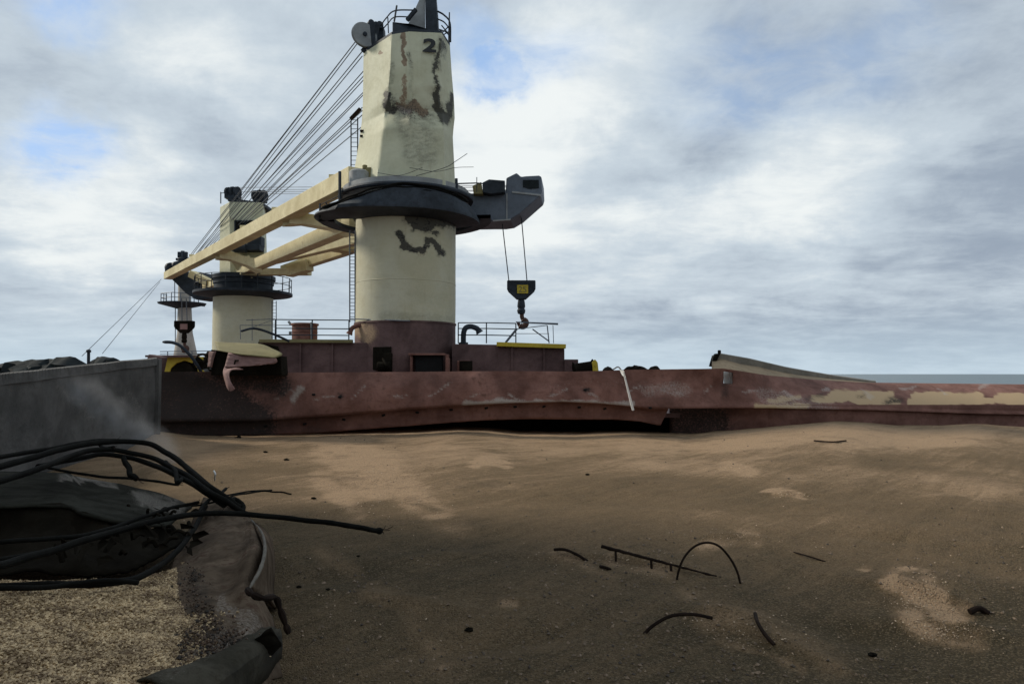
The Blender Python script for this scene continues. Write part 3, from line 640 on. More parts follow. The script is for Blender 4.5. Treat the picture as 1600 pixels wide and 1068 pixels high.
# slewing platform: sloping collar, wide rim
def pl_z(th, base):  # tilted plane: nearer side stands higher
    return base + .20 * max(0, -math.sin(th)) ** 2 - .05 * math.cos(th + math.pi)
def ringmesh(prof, th0, th1, n=72, cap=False):
    m = MB(); rows = []
    for i in range(n + 1):
        th = th0 + (th1 - th0) * i / n
        rows.append([Vector((CX + math.cos(th) * r, CY + math.sin(th) * r, pl_z(th, z))) for r, z in prof])
    m.grid(rows); return m
rim = ringmesh([(2.30, 4.98), (2.78, 4.98), (2.80, 5.0), (2.80, 5.10), (2.30, 5.10), (2.30, 4.98)], -.12, math.pi * 1.04).build('platform_rim', DARK, nc, smooth=True)
# front skirt: a dark band hugging the post in front, tapering out to the rim at the left
def band(a):      # a: degrees round the post from the front, left negative
    q = abs(a)
    if a < 0:
        zu = interp(q, [(0, 5.60), (23, 5.34), (37, 5.18), (55, 5.04), (80, 5.02), (100, 5.0)]); ru = interp(q, [(0, 2.25), (23, 2.42), (37, 2.58), (55, 2.72), (80, 2.78), (100, 2.78)])
        rl = interp(q, [(0, 1.66), (52, 1.66), (72, 2.30), (84, 2.60), (100, 2.66)]); zl = interp(q, [(0, 4.82), (50, 4.86), (80, 4.94), (100, 4.96)])
    else:
        zu = interp(q, [(0, 5.60), (30, 5.58), (60, 5.42), (90, 5.2)]); ru = 2.25; rl = 1.66; zl = interp(q, [(0, 4.82), (90, 4.80)])
    return rl, zl, ru, zu
m = MB(); rows = []; nS = 90
for i in range(nS + 1):
    a = -98 + 190 * i / nS; rl, zl, ru, zu = band(a); th = R(270 + a); rp_ = .015 * mn.noise(Vector((a * .07, 1, 0)))
    rows.append([Vector((CX + math.cos(th) * (r + rp_), CY + math.sin(th) * (r + rp_), z)) for r, z in
                 [(rl - .04, zl + .06), (rl, zl), (rl * .5 + (ru + .12) * .5, zl + .05), (ru + .14, zl + .12), (ru + .15, zl + .20 * (1 if zu - zl > .3 else .4)), (ru + .04, zu - .05), (ru - .02, zu), (ru - .25, zu + .01)]])
m.grid(rows); m.build('front_skirt', DARK, nc, smooth=True, solid=.02, fix=False)
MB().lathe((CX, CY, 5.70), [(2.05, -.05), (2.18, -.05), (2.20, 0), (2.18, .06), (2.05, .06)], 80, cap=False).build('collar_ring', DARK, nc, smooth=True)
MB().lathe((CX, CY, 5.0), [(1.70, 0), (1.72, .35), (1.95, .62), (2.05, .66), (2.05, .95), (1.9, .97)], 72, cap=False).build('slewing_ring', GREYM, nc, smooth=True)
# bundles of cable slung round the collar
for kk in range(6):
    pts = []
    for i in range(41):
        a = -62 + kk * 3 + (128 - kk * 5) * i / 40; rl, zl, ru, zu = band(a); th = R(270 + a)
        rr = ru + .05 + .02 * math.sin(i * .6 + kk * 2) - .02 * kk; pts.append((CX + math.cos(th) * rr, CY + math.sin(th) * rr, zu + .05 - .085 * kk * (.4 + .6 * math.sin(math.pi * i / 40)) + .05 * mn.noise(Vector((i * .25, kk * 3, 0)))))
    MB().tube(pts, .035, 8).build('slung_hose', CABLE, nc, smooth=True)
# tank and boxes on the platform left
tk = at(561, 279, 22.4)
MB().lathe((tk.x, tk.y, zat(300, 22.4)), [(.29, 0), (.31, .02), (.31, .62), (.24, .68), (.05, .70)], 32).build('round_tank', GREYM, nc, smooth=True)
MB().box(at(580, 275, 22.6), (.28, .4, .45)).lathe(at(570, 264, 22.5), [(.08, 0), (.08, .12)], 12).build('valve_box', OLIVE, nc, bevel=.02)
# platform rail stubs, right
MB().tube([at(713, 279, 22.4), at(713.5, 300, 22.4)], .05, 6).tube([at(714, 287, 22.4), at(745, 286, 22.8), at(756, 287, 23)], .022, 6).tube([at(745, 277, 22.8), at(745, 300, 22.8)], .014, 6).tube(crom([at(640, 262, 21.8), at(680, 268, 21.6), at(712, 262, 21.8), at(740, 261, 22)], 6), .008, 5).tube(crom([at(650, 275, 21.7), at(695, 262, 21.6), at(712, 252, 21.8), at(730, 240, 22)], 6), .010, 5).tube(crom([at(590, 270, 21.7), at(625, 274, 21.4), at(660, 262, 21.5)], 6), .008, 5).build('bent_rail_wire', DARK, nc, smooth=True)
MB().tube([at(531, 268, 22.3), at(531, 322, 22.3)], .05, 6).tube([at(500, 318, 22.6), at(499.5, 342, 22.6)], .03, 6).tube([at(500, 320, 22.6), at(530, 306, 22.4), at(552, 300, 22.3)], .012, 6).tube([at(509, 316, 22.6), at(520, 340, 22.6)], .02, 6).build('platform_post', DARK, nc, smooth=True)
# ladders
def ladder(p0, p1, wdt, name, mat, parent, n, cage=0):
    p0, p1 = Vector(p0), Vector(p1); sx = Vector(wdt) if not isinstance(wdt, (int, float)) else Vector((wdt, 0, 0)); m = MB()
    m.tube([p0, p1], .022, 6); m.tube([p0 + sx, p1 + sx], .022, 6)
    for i in range(n): q = p0.lerp(p1, (i + .5) / n); m.tube([q, q + sx], .010, 5)
    return m.build(name, mat, parent, smooth=True)
ladder(at(546.5, 503, 23.0), at(546.5, 360, 23.0), .17, 'post_ladder', SLATE, nc, 26)
ladder(at(548.5, 268, 23.6), at(548.5, 184, 23.6), .22, 'tower_ladder', DARK, nc, 12)
MB().beam(at(548, 186, 23.6), at(563, 170, 23.7), .05, .12).build('ladder_bracket', RUSTY, nc)
for y_ in (205, 213): MB().box(at(566.5, y_, 23.25), (.15, .14, .05)).build('rung_stub', RUSTY, nc)

# ---- jib of the near crane: two box legs and cross members
def P_(a): return at(*a)
def leg(a, b, w0, h0, w1, h1, name, mat, parent):
    return MB().beam(a, b, w0, h0, w1, h1).build(name, mat, parent, bevel=.015)
TIP = 43.0
LA0, LA1 = at(556, 276, 22.6), at(262, 431, TIP)
LB0, LB1 = at(556, 347, 25.6), at(322, 448, TIP - 1)
jb = leg(LA0, LA1, .50, .60, .44, .42, 'jib', CREAM_JIB, nc); jb['label'] = 'cream twin leg jib reaching far to the left'
leg(LB0, LB1, .50, .56, .44, .40, 'jib_leg', CREAM_JIB, jb)
def lin(a, b, px):
    lo, hi = 0, 1
    for _ in range(40):
        mid = (lo + hi) / 2; x = proj(a.lerp(b, mid))[0]
        if (x > px) == (proj(a)[0] > proj(b)[0]): lo = mid
        else: hi = mid
    return a.lerp(b, lo)
for xa, xb, wd_ in ((447, 548, .6), (340, 405, .6)):
    a, b = lin(LA0, LA1, xa), lin(LB0, LB1, xb); dd = (b - a); z0 = .30
    m = MB(); up_ = Vector((0, 0, 1)); al = (LA1 - LA0).normalized() * wd_
    # flared cross member: deep at both ends, slim in the middle
    sec = [(0, .66), (.12, .58), (.28, .40), (.72, .40), (.88, .55), (1, .62)]
    rows = []
    for tt, hh in sec:
        c = a + dd * tt - up_ * .12; f_ = 1.25 if tt in (0, 1) else (1.0 if tt in (.12, .88) else .8)
        rows.append([c - al * f_ * .5 + up_ * hh / 2, c + al * f_ * .5 + up_ * hh / 2, c + al * f_ * .5 - up_ * hh / 2, c - al * f_ * .5 - up_ * hh / 2, c - al * f_ * .5 + up_ * hh / 2])
    m.grid(rows); m.build('cross_member', CREAM_JIB, jb, smooth=False)
MB().beam(at(300, 428, TIP - 1.5), at(328, 442, TIP - 2), .5, .4).build('cross_member', CREAM_JIB, jb, bevel=.02)
# small walkway fittings on jib
for px_ in (300, 380, 430, 520):
    c = lin(LA0, LA1, px_) + Vector((0, 0, .40)); MB().box(c, (.22, .25, .12)).build('jib_lug', CREAM_JIB, jb)
# dark jib head at the tip
hd = MB().prism([at(268, 436, TIP), at(290, 458, TIP), at(306, 468, TIP), at(336, 466, TIP), at(341, 457, TIP), at(310, 452, TIP), at(302, 444, TIP), at(318, 434, TIP), at(314, 425, TIP), at(290, 424, TIP)], (.3, 1.3, 0)).build('jib_head', DARK, nc, bevel=.03)
MB().lathe(at(266, 418, TIP), [(.3, -.1), (.3, .1)], 18, axis=(1, -.8, 0)).lathe(at(276, 416, TIP), [(.3, -.1), (.3, .1)], 18, axis=(1, -.8, 0)).beam(at(263, 412, TIP), at(263, 424, TIP), .12, .12).box(at(273, 424, TIP), (.9, .6, .25)).build('head_sheave', DARK, hd, smooth=True)
# luffing and hoist wires
m_w = [((558, 62, 23.3), (296, 404)), ((561, 58, 23.3), (290, 408)), ((565, 82, 23.3), (300, 404)), ((567, 79, 23.4), (305, 402)), ((569, 110, 24), (312, 402)), ((569, 118, 24), (308, 402)), ((569, 143, 24.2), (318, 400)), ((566, 168, 24), (330, 392)), ((567, 172, 24), (322, 398)), ((569, 195, 24.2), (336, 388)), ((560, 66, 23.4), (303, 403)), ((566, 88, 23.6), (309, 401)), ((569, 124, 24), (316, 400)), ((568, 148, 24.2), (324, 396)), ((568, 178, 24.1), (330, 393))]
for (a, b) in m_w: MB().tube([at(*a), at(b[0], b[1], TIP - 1)], .017, 6).build('luffing_wire', ROPE, nc, smooth=True)
for a, b in (((252, 436), (128, 556)), ((250, 440), (160, 552))): MB().tube([at(a[0], a[1], TIP), at(b[0], b[1], 26)], .012, 5).build('stay_wire', ROPE, nc, smooth=True)

# ------------------------------------------------------------------ far deck crane
FX, FY = at(380, 500, 37.5).x, 37.5; FR = 1.48
fcn = thing('deck_crane', (FX, FY, DZ), 'smaller looking cream deck crane in the background left of the big crane', 'crane')
MB().lathe((FX, FY, DZ), [(FR, 0), (FR, zat(466, FY) - DZ)], 64).build('post', CREAM_POST, fcn, smooth=True)
zf = zat(464, FY); ztf = zat(432, FY)
MB().lathe((FX, FY, zf), [(FR, -.05), (2.4, .08), (2.45, .10), (2.45, .22), (1.45, .25), (1.45, .62), (1.5, .64), (1.5, ztf - zf - .2), (1.58, ztf - zf - .2), (1.58, ztf - zf), (1.2, ztf - zf)], 56).build('slewing_platform', DARK, fcn, smooth=True)
pts = [Vector((FX + 2.38 * math.cos(a), FY + 2.38 * math.sin(a), zf + .22)) for a in [R(x) for x in range(0, 361, 18)]]
railing(pts, .75, 'platform_railing', DARK, fcn, 2.0, (1, .5), .018)
def fring(zp_, xl, xc, xr): return [Vector((xat(x, Y, zp_), Y, zp_)) for x, Y in ((xl, 37.6), (xc, 36.5), (xr, 36.6), (xr + 4, 38.0), (xr, 39.3), (xl + 8, 39.3))]
zA, zB = zat(316, 36.6), ztf
A, B = fring(zA, 344, 358, 411), fring(zB, 343, 360, 414)
m = MB(); m.add(A + B, [tuple(range(6)), tuple(range(11, 5, -1))] + [(i, (i + 1) % 6, (i + 1) % 6 + 6, i + 6) for i in range(6)])
m.build('tower_housing', CREAM, fcn, bevel=.03)
wn = MB().box(at(384, 362, 36.5), (1.15, .12, 1.15)).build('cab_window', BLACKM, fcn)
MB().tube([at(367, 345, 36.42), at(402, 345, 36.42)], .04, 4).tube([at(383, 345, 36.42), at(383, 379, 36.42)], .03, 4).tube([at(367, 345, 36.42), at(367, 379, 36.42)], .04, 4).build('window_frame', DARK, wn)
MB().box(at(386, 388, 36.2), (1.5, .7, .30)).box(at(400, 378, 36.3), (.7, .6, .5)).lathe(at(376, 388, 35.9), [(.22, -.3), (.22, .3)], 14, axis=(1, 0, 0)).build('winch', DARK, fcn, bevel=.03)
MB().prism([at(356, 314, 36.6), at(410, 320, 36.6), at(410, 316, 36.6), at(356, 309, 36.6)], (0, 2.3, 0)).build('roof_plate', DARK, fcn)
for px_, py_ in ((357, 301), (364, 300), (371, 300), (399, 306), (406, 305), (413, 306)):
    MB().lathe(at(px_, py_, 36.9), [(.1, -.05), (.28, -.05), (.24, 0), (.28, .05), (.1, .05)], 20, axis=(1, -.35, 0)).build('sheave', DARK, fcn, smooth=True)
MB().box(at(364, 308, 37), (.7, .5, .2)).build('sheave_frame', DARK, fcn)
MB().box(at(407, 311, 37), (.55, .5, .35)).build('sheave_frame', DARK, fcn)
MB().tube([at(345, 300, 37.2), at(345, 318, 37.2)], .03, 5).tube([at(345, 302, 37.2), at(356, 300, 37.2)], .02, 5).build('corner_rail', DARK, fcn)
ladder(at(425, 535, 37.2), at(425, 470, 37.2), .22, 'post_ladder', SLATE, fcn, 12)
# its jib runs behind the near crane and ends in the dark head on the right
HY = 24.6
FA0, FA1 = at(412, 408, 36.2), at(735, 327, HY + .9)
FB0, FB1 = at(424, 429, 37.8), at(715, 330, HY + 2.2)
fj = leg(FA0, FA1, .36, .50, .42, .6, 'jib', CREAM_JIB, fcn); fj['label'] = 'cream jib running behind the big crane'
FBm = FB0.lerp(FB1, .09)
leg(FBm, FB1, .36, .46, .42, .6, 'jib_leg', CREAM_JIB, fj)
m = MB(); m.beam(at(376, 404, 36.0), at(392, 430, 36.6), .7, .6).beam(at(380, 425, 36.2), at(484, 425, 35.2), .5, .36, .4, .30).beam(at(452, 424, 35.6), at(484, 414, 34.6), .45, .55).build('cross_member', CREAM_JIB, fj, bevel=.02)
MB().beam(lin(FA0, FA1, 515), lin(FB0, FB1, 548), .7, .5).build('cross_member', CREAM_JIB, fj, bevel=.02)
MB().beam(at(380, 408, 35.9), at(395, 424, 36.0), .35, .5).build('pivot_bracket', PINK, fj, bevel=.02)
hp = [(640, 300), (640, 344), (712, 346), (765, 345), (784, 345), (797, 343), (812, 334), (845, 305), (847, 298), (846, 276), (842, 274), (822, 275), (814, 276), (807, 270), (791, 278), (790, 298), (768, 300), (736, 302), (722, 295), (700, 290)]
h1 = MB().prism([at(x, y, HY) for x, y in hp], (.15, 1.5, 0)).build('jib_head', SLATE, fcn, bevel=.03); h1['label'] = 'slate grey jib head sticking out right of the big crane'
m = MB().prism([at(x, y, HY - .02) for x, y in [(817, 281), (842, 281), (842, 294), (826, 295), (817, 292)]], (0, .4, 0)); m.build('sheave_recess', MUDD, h1)
MB().prism([at(x, y, HY - .35) for x, y in [(754, 285), (764, 280), (789, 282), (789, 300), (766, 303), (754, 300)]], (0, .6, 0)).build('counter_box', DARK, h1, bevel=.02)
MB().prism([at(x, y, HY - .30) for x, y in [(738, 290), (752, 284), (755, 303), (740, 303)]], (0, .5, 0)).build('valve_box', OLIVE, h1, bevel=.02)
MB().beam(at(800, 300, HY - .02), at(845, 305, HY - .02), .03, .06).beam(at(792, 302, HY - .02), at(792, 342, HY - .02), .03, .04).beam(at(770, 345, HY - .03), at(798, 343, HY - .03), .05, .05).build('edge_stiffener', GREYM, h1)
for (x0, y0) in ((373, 293), (376, 300), (411, 297), (413, 303)):
    MB().tube([at(x0, y0, 36.9), at(800, y0 - (x0 - 373) * .05 - 3, HY)], .012, 5).build('luffing_wire', ROPE, fcn, smooth=True)

# ------------------------------------------------------------------ hook blocks
def hook_block(px, ytop, ybot, Y, ropes, label, small=False, body=DARK, plate=YELLOW):
    s = (ybot - ytop) / 72.0 * Y / F     # metres per design pixel
    base = at(px, ybot, Y)
    th = thing('hook_block', base, label, 'hook block', 'hook blocks hanging from the crane jibs')
    def L(x, y): return Vector((base.x + x * s, Y, base.z + (72 - y) * s))
    MB().prism([p - Vector((0, 7 * s, 0)) for p in (L(-22, 1), L(-21, 0), L(21, 0), L(22, 1), L(22, 13), L(20, 17), L(7, 29), L(-7, 29), L(-20, 17), L(-22, 13))], (0, 14 * s, 0)).build('housing', body, th, bevel=.02)
    for dx in (-13, 13): MB().lathe(L(dx, 8), [(8 * s, -7.6 * s), (8 * s, 7.6 * s)], 20, axis=(0, 1, 0)).build('sheave', body, th, smooth=True)
    pl = MB().box(L(2, 14) - Vector((0, 8 * s, 0)), (17 * s, 1.5 * s, 13 * s)).build('load_plate', plate, th)
    if not small:
        c_ = bpy.data.curves.new('load_mark', 'FONT'); c_.body = '25'; c_.size = 13 * s; c_.extrude = .002; c_.align_x = 'CENTER'
        o_ = bpy.data.objects.new('load_mark', c_); COL.objects.link(o_); bpy.context.view_layer.update()
        me_ = bpy.data.meshes.new_from_object(o_.evaluated_get(bpy.context.evaluated_depsgraph_get())); bpy.data.objects.remove(o_)
        me_.transform(Matrix.Translation(L(2, 18.5) - Vector((0, 9 * s, 0)) - base) @ Matrix.Rotation(R(90), 4, 'X')); me_.materials.clear(); me_.materials.append(OLIVE)
        o_ = bpy.data.objects.new('load_mark', me_); COL.objects.link(o_); o_.parent = pl
    MB().lathe(L(0, 52), [(3 * s, 0), (5.5 * s, 1 * s), (6.5 * s, 6 * s), (5 * s, 9 * s), (6.2 * s, 12 * s), (5.5 * s, 19 * s), (4.6 * s, 23.5 * s)], 20).build('swivel', body, th, smooth=True)
    hk = [L(1, 51), L(1, 56), L(3, 60), L(7, 63), L(7, 68), L(2.5, 71), L(-3, 69), L(-5, 64)]
    MB().tube(crom(hk, 5), [3.4 * s] * 10 + [4.6 * s] * 20 + [2.6 * s] * 6, 10).build('hook', COPPER, th, smooth=True)
    for (x0, y0, x1) in ropes: MB().tube([at(x0, y0, Y), L(x1, 2)], .02 * max(1, Y / 30), 6).build('hoist_rope', ROPE if small else DARK, th, smooth=True)
    return th
hook_block(814.5, 438, 511, 25.2, [(784.5, 346, -19), (814, 332, 9)], 'black hook block with a yellow load plate hanging right of the big crane')
hook_block(287.5, 501, 549, 43.6, [(284, 466, -6), (291, 466, 6)], 'small hook block with a reddish plate hanging in front of the distant mast', True, BURNT, PINK)

# ------------------------------------------------------------------ foremast
mY = 62; mb = at(289, 600, mY)
fm = thing('foremast', (mb.x, mY, DZ), 'distant pale foremast with a dark platform and lamp on top', 'mast')
def mp(px, py): return at(px, py, mY)
MB().tube([Vector((mb.x, mY, DZ)), mp(290, 560), mp(289, 520), mp(288, 440), mp(288, 425)], [1.15, 1.0, .62, .48, .42], 24).build('mast_tube', metal('mast_paint', (.38, .34, .29), .2, .3, .6), fm, smooth=True)
MB().tube([mp(286, 425), mp(285.5, 392)], .16, 10).build('topmast', SLATE, fm)
MB().lathe(mp(284.5, 476), [(.4, -.35), (1.9, .05), (1.95, .15), (.4, .18)], 30).build('platform', DARK, fm, smooth=True)
MB().beam(mp(249, 474), mp(270, 476), .12, .10).build('platform_arm', DARK, fm)
MB().beam(mp(300, 476), mp(320, 478), .12, .10).build('platform_arm', DARK, fm)
railing([mp(260, 474), mp(262, 474) + Vector((0, -1.2, 0)), mp(284, 474) + Vector((0, -1.9, 0)), mp(306, 474) + Vector((0, -1.2, 0)), mp(310, 474)], .75, 'platform_railing', SLATE, fm, .7, (1, .5), .03)
MB().lathe(mp(285.5, 410), [(.18, -.2), (.42, -.15), (.42, .35), (.2, .45)], 18).box(mp(285.5, 398), (.8, .3, .5)).box(mp(285.5, 405), (1.15, .2, .22)).build('signal_lamp', DARK, fm, bevel=.03)
MB().tube([mp(273, 438), mp(273, 476)], .04, 5).tube([mp(274, 480), mp(274, 540)], .04, 5).build('mast_ladder', SLATE, fm)

# yellow winch base with dark arch
wy = 30
wh = thing('windlass', at(290, 600, wy), 'yellow winch housing with a black arched drum left of the far crane', 'winch')
poly = [(253, 585), (253, 560), (262, 558), (320, 557), (333, 567), (335, 585), (310, 585), (308, 575), (300, 567), (288, 563), (276, 567), (267, 575), (264, 585)]
MB().prism([at(x, y, wy) for x, y in poly], (0, .6, 0)).build('housing', YELLOW, wh, bevel=.02)
MB().lathe(at(287, 585, wy + .3), [(.56, -.25), (.56, .9)], 30, axis=(0, 1, 0)).build('drum', BURNT, wh, smooth=True)
MB().box(at(270, 556.5, wy), (1.9, .8, .08)).build('cover', MAROON, wh)
tag(MB().tube([at(250, 549, 45), at(340, 548, 45)], .025, 5).tube([at(250, 553, 45), at(340, 552, 45)], .02, 5).tube([at(262, 549, 45), at(262, 583, 45)], .03, 5).tube([at(300, 549, 45), at(300, 583, 45)], .03, 5).tube([at(330, 548, 45), at(330, 583, 45)], .03, 5).build('ship_railing', SLATE), 'thin distant ship railing left of the far crane', 'railing')
# scrap clutter beside the drum
def scrap(px0, px1, py0, py1, Y, n, seed, name, mat, label, dep=.5):
    r_ = random.Random(seed); m = MB()
    for i in range(n):
        a = at(r_.uniform(px0, px1), r_.uniform(py0, py1), Y + r_.uniform(-dep, dep)); dv_ = Vector((r_.uniform(-1, 1), r_.uniform(-.6, .6), r_.uniform(-.8, .9))).normalized()
        L_ = r_.uniform(.15, .5)
        if i % 3 == 0: m.add([a, a + dv_ * L_, a + dv_ * L_ + Vector((.12, .1, -.2)), a + Vector((.15, -.05, -.25))], [(0, 1, 2, 3)])
        elif i % 3 == 1: m.tube(crom([a, a + dv_ * L_ * .5 + Vector((0, 0, .08)), a + dv_ * L_], 4), r_.uniform(.015, .035), 6)
        else: m.beam(a, a + dv_ * L_, .07, .12)
    return tag(m.build(name, mat, solid=.012), label, 'scrap')
scrap(318, 345, 560, 580, 19.5, 34, 2, 'scrap_tangle', BURNT, 'tangle of charred twisted metal between the yellow winch and the torn plate')
scrap(325, 340, 566, 579, 19.0, 5, 12, 'scrap_tangle', GREYM, 'few bright torn metal shreds on the charred tangle')

# torn folded plate with olive top, pink face
tp = thing('torn_plate', at(385, 585, 16.65), 'torn bent steel plate with an olive top and pink face left of the deckhouse', 'metal plate')
def patch(rows, name, mat, parent, solid=.02, nu=6, nvv=6, jitter=.02, smooth=True):
    R1 = [crom([at(*p) for p in r], nu) for r in rows]; n = len(R1[0]); C = [crom([R1[i][j] for i in range(len(R1))], nvv) for j in range(n)]
    G_ = [[C[j][i] + Vector((0, 1, .4)) * jitter * mn.noise(Vector((i * .6, j * .6, len(name)))) for j in range(n)] for i in range(len(C[0]))]
    m = MB(); m.grid(G_); return m.build(name, mat, parent, smooth=smooth, solid=solid, fix=False)
patch([[(336, 534, 18.25), (372, 536, 18.05), (408, 538, 18.05), (426, 545, 17.95)], [(338, 543, 17.25), (372, 547, 16.95), (410, 548, 16.95), (441, 553, 16.85)], [(340, 547, 16.85), (372, 553, 16.55), (410, 557, 16.55), (430, 559, 16.55)]], 'folded_top', OLIVE, tp)
patch([[(357, 551, 16.65), (385, 554, 16.60), (410, 557, 16.60), (432, 560, 16.55)], [(354, 562, 16.55), (380, 566, 16.55), (408, 568, 16.55), (433, 565, 16.55)], [(351, 574, 16.45), (368, 573, 16.45), (395, 571, 16.55), (428, 568, 16.55)]], 'torn_face', PINK, tp)
patch([[(351, 573, 16.45), (356, 576, 16.40), (370, 575, 16.35), (380, 577, 16.35)], [(349, 580, 16.35), (352, 582, 16.25), (357, 579, 16.25), (362, 578, 16.25)], [(350, 588, 16.25), (353, 589, 16.15), (356, 588, 16.15), (358, 587, 16.15)], [(354, 602, 16.15), (357, 603, 16.05), (360, 600, 16.05), (362, 599, 16.05)], [(357, 610, 16.05), (361, 611, 16.05), (365, 609, 16.05), (367, 607, 16.05)]], 'hanging_shred', PINK, tp, jitter=.01)
patch([[(327, 549, 17.05), (333, 549, 16.95), (338, 548, 16.95)], [(326, 562, 17.05), (330, 562, 16.95), (334, 562, 16.95)], [(325, 573, 17.05), (328, 573, 16.95), (331, 574, 16.95)]], 'side_shred', PINK, tp)
MB().prism([at(x, y, 17.0) for x, y in [(330, 546), (358, 550), (400, 555), (438, 556), (440, 586), (330, 586)]], (0, .5, 0)).build('dark_backing', BURNT, tp)  # flat dark sheet added as backing behind the torn plate
MB().tube([at(368, 562, 16.50), at(366, 570, 16.50)], .02, 5).tube([at(368, 563, 16.50), at(373, 563, 16.50)], .018, 5).build('clip', BURNT, tp)
# bent pipes
tag(MB().tube(crom([at(254, 534, 18.2), at(270, 535, 18.2), at(283, 541, 18.2), at(298, 556, 18.3), at(308, 570, 18.4), at(315, 582, 18.5)], 6), [.02, .035] + [.04] * 29, 8).build('bent_pipe', DARK, smooth=True), 'dark bent pipe curling up in front of the distant mast', 'pipe')
tag(MB().tube(crom([at(377, 517, 20.5), at(393, 513, 20.5), at(408, 515, 20.6), at(430, 523, 20.8), at(452, 533, 21)], 6), .035, 8).build('bent_pipe', DARK, smooth=True), 'dark bent pipe sagging over the left corner of the deckhouse roof', 'pipe')

# ------------------------------------------------------------------ deckhouse
HYf = 22.2
dh = thing('deckhouse', at(640, 600, HYf), 'low dark red deckhouse with yellow edged roof around the crane foot', 'deckhouse')
zt = zat(534, HYf)
def house(px0, px1, py, name, yb=26.5, slope=0):
    a, b = at(px0, py, HYf), at(px1, py + slope, HYf); m = MB()
    m.prism([(a.x, HYf, DZ), (b.x, HYf, DZ), (b.x, HYf, b.z), (a.x, HYf, a.z)], (0, yb - HYf, 0)); return m.build(name, MAROON, dh, bevel=.02)
hL = house(404, 592, 535, 'left_wing'); hR = house(706, 882, 537, 'right_wing', slope=3)
MB().prism([at(404, 533, HYf - .04), at(404, 536, HYf - .04), at(434, 541, HYf - .04), at(440, 560, HYf - .04), at(398, 560, HYf - .04)], (0, .1, 0)).build('burnt_corner', BURNT, dh)
MB().beam(at(406, 532.5, HYf - .10), at(551, 533, HYf - .10), .16, .10).build('yellow_edge', OLIVE, hL, bevel=.01)
MB().beam(at(776, 537.5, HYf - .10), at(884, 541, HYf - .10), .16, .13).build('yellow_edge', YELLOW, hR, bevel=.01)
MB().box(at(890, 573, HYf + .5), (.42, 1.4, .45)).build('side_locker', MAROON, dh, bevel=.02)
for px_ in (470, 520, 800, 850):   # wall stiffeners
    MB().box(Vector((at(px_, 560, HYf).x, HYf - .03, (zt + DZ) / 2)), (.05, .08, zt - DZ - .1)).build('stiffener', MAROON, dh)
MB().box(at(603, 566, HYf - .25), (.42, .5, .55)).box(at(606, 552, HYf - .2), (.26, .35, .4)).lathe(at(600, 572, HYf - .6), [(.11, -.2), (.13, -.18), (.13, .18), (.11, .2)], 16, axis=(1, 0, 0)).build('hydraulic_unit', BURNT, dh, bevel=.03)
MB().box(at(592, 560, HYf - .2), (.3, .4, .7)).tube(crom([at(598, 560, HYf - .6), at(604, 570, HYf - .8), at(610, 578, HYf - .7)], 5), .04, 6).build('pump_box', BURNT, dh, bevel=.02)
MB().box(at(725, 572, HYf - .1), (.40, .35, .35)).box(at(700, 570, 21.5), (.1, .3, .4)).build('junction_box', MAROON2, dh, bevel=.02)
MB().lathe(at(728, 579, HYf - .3), [(.2, 0), (.2, .3)], 14).build('bollard_stub', BURNT, dh, smooth=True)
yb_ = HYf + .25
railing([at(430, 533, yb_), at(545, 534, yb_)], zat(499, yb_) - zat(533, yb_), 'left_railing', DARK, dh, .95, (1, .6, .3), .018)
railing([at(716, 536, yb_), at(760, 536, yb_), at(806, 537, yb_)], zat(504, yb_) - zat(536, yb_), 'right_railing', DARK, dh, .95, (1, .72, .4), .018)
MB().tube([at(806, 503, yb_), at(872, 506, yb_)], [.02, .035], 6).tube([at(806, 514, yb_), at(855, 508, yb_)], .014, 6).tube([at(806, 521, yb_), at(858, 521, yb_)], .01, 6).tube([at(855, 508, yb_), at(858, 536, yb_)], .02, 6).tube([at(864, 508, yb_), at(865, 536, yb_)], .012, 6).build('bent_railing', SLATE, dh, smooth=True)
MB().tube([at(548, 498, yb_), at(640, 501, 21.6)], .02, 6).build('post_rail', SLATE, dh, smooth=True)
MB().tube([at(385, 500, yb_ - 1), at(430, 498, yb_)], .012, 6).tube([at(375, 508, yb_), at(455, 508, yb_)], .012, 6).tube([at(375, 508, yb_), at(376, 530, yb_)], .010, 6).tube([at(430, 498, yb_), at(376, 518, yb_)], .008, 6).tube([at(394, 498, yb_), at(394, 532, yb_)], .01, 6).build('broken_railing', SLATE, dh, smooth=True)
MB().tube([at(790, 535, yb_ - .1), at(808, 513, yb_ - .1)], .04, 6).build('stay_brace', SLATE, dh, smooth=True)
MB().tube([at(832, 514, yb_ - .1), at(858, 533, yb_ - .1)], .022, 6).build('stay_brace', SLATE, dh, smooth=True)
def vent(pts, r, mat, label):
    p = [at(*q) for q in pts]; m = MB(); c = crom(p, 6); m.tube(c, r, 14); m.tube([c[-1] - (c[-1] - c[-2]).normalized() * .02, c[-1] + (c[-1] - c[-2]).normalized() * .07], [r * 1.1, r * 1.5], 14)
    m.lathe(p[0], [(r * 1.8, -.02), (r * 1.8, .04), (r, .06)], 16); return tag(m.build('gooseneck_vent', mat, smooth=True), label, 'vent', 'gooseneck vents on the deckhouse roof')
vent([(724, 537, HYf + .8), (724.5, 520, HYf + .8), (728, 512, HYf + .8), (736, 510, HYf + .8), (745, 513, HYf + .7), (748, 517, HYf + .7)], .085, DARK, 'dark gooseneck vent on the roof just right of the big crane foot')
vent([(576, 532, HYf - .0 + .3), (576, 519, HYf + .3), (572, 511, HYf + .3), (562, 508, HYf + .3), (551, 512, HYf + .3), (547, 519, HYf + .3)], .07, MAROON2, 'brown gooseneck vent on the roof just left of the big crane foot')
db = at(476, 531, HYf + 1.2)
dr_ = thing('deck_drum', db, 'dark red steel drum standing on the left deckhouse roof', 'drum')
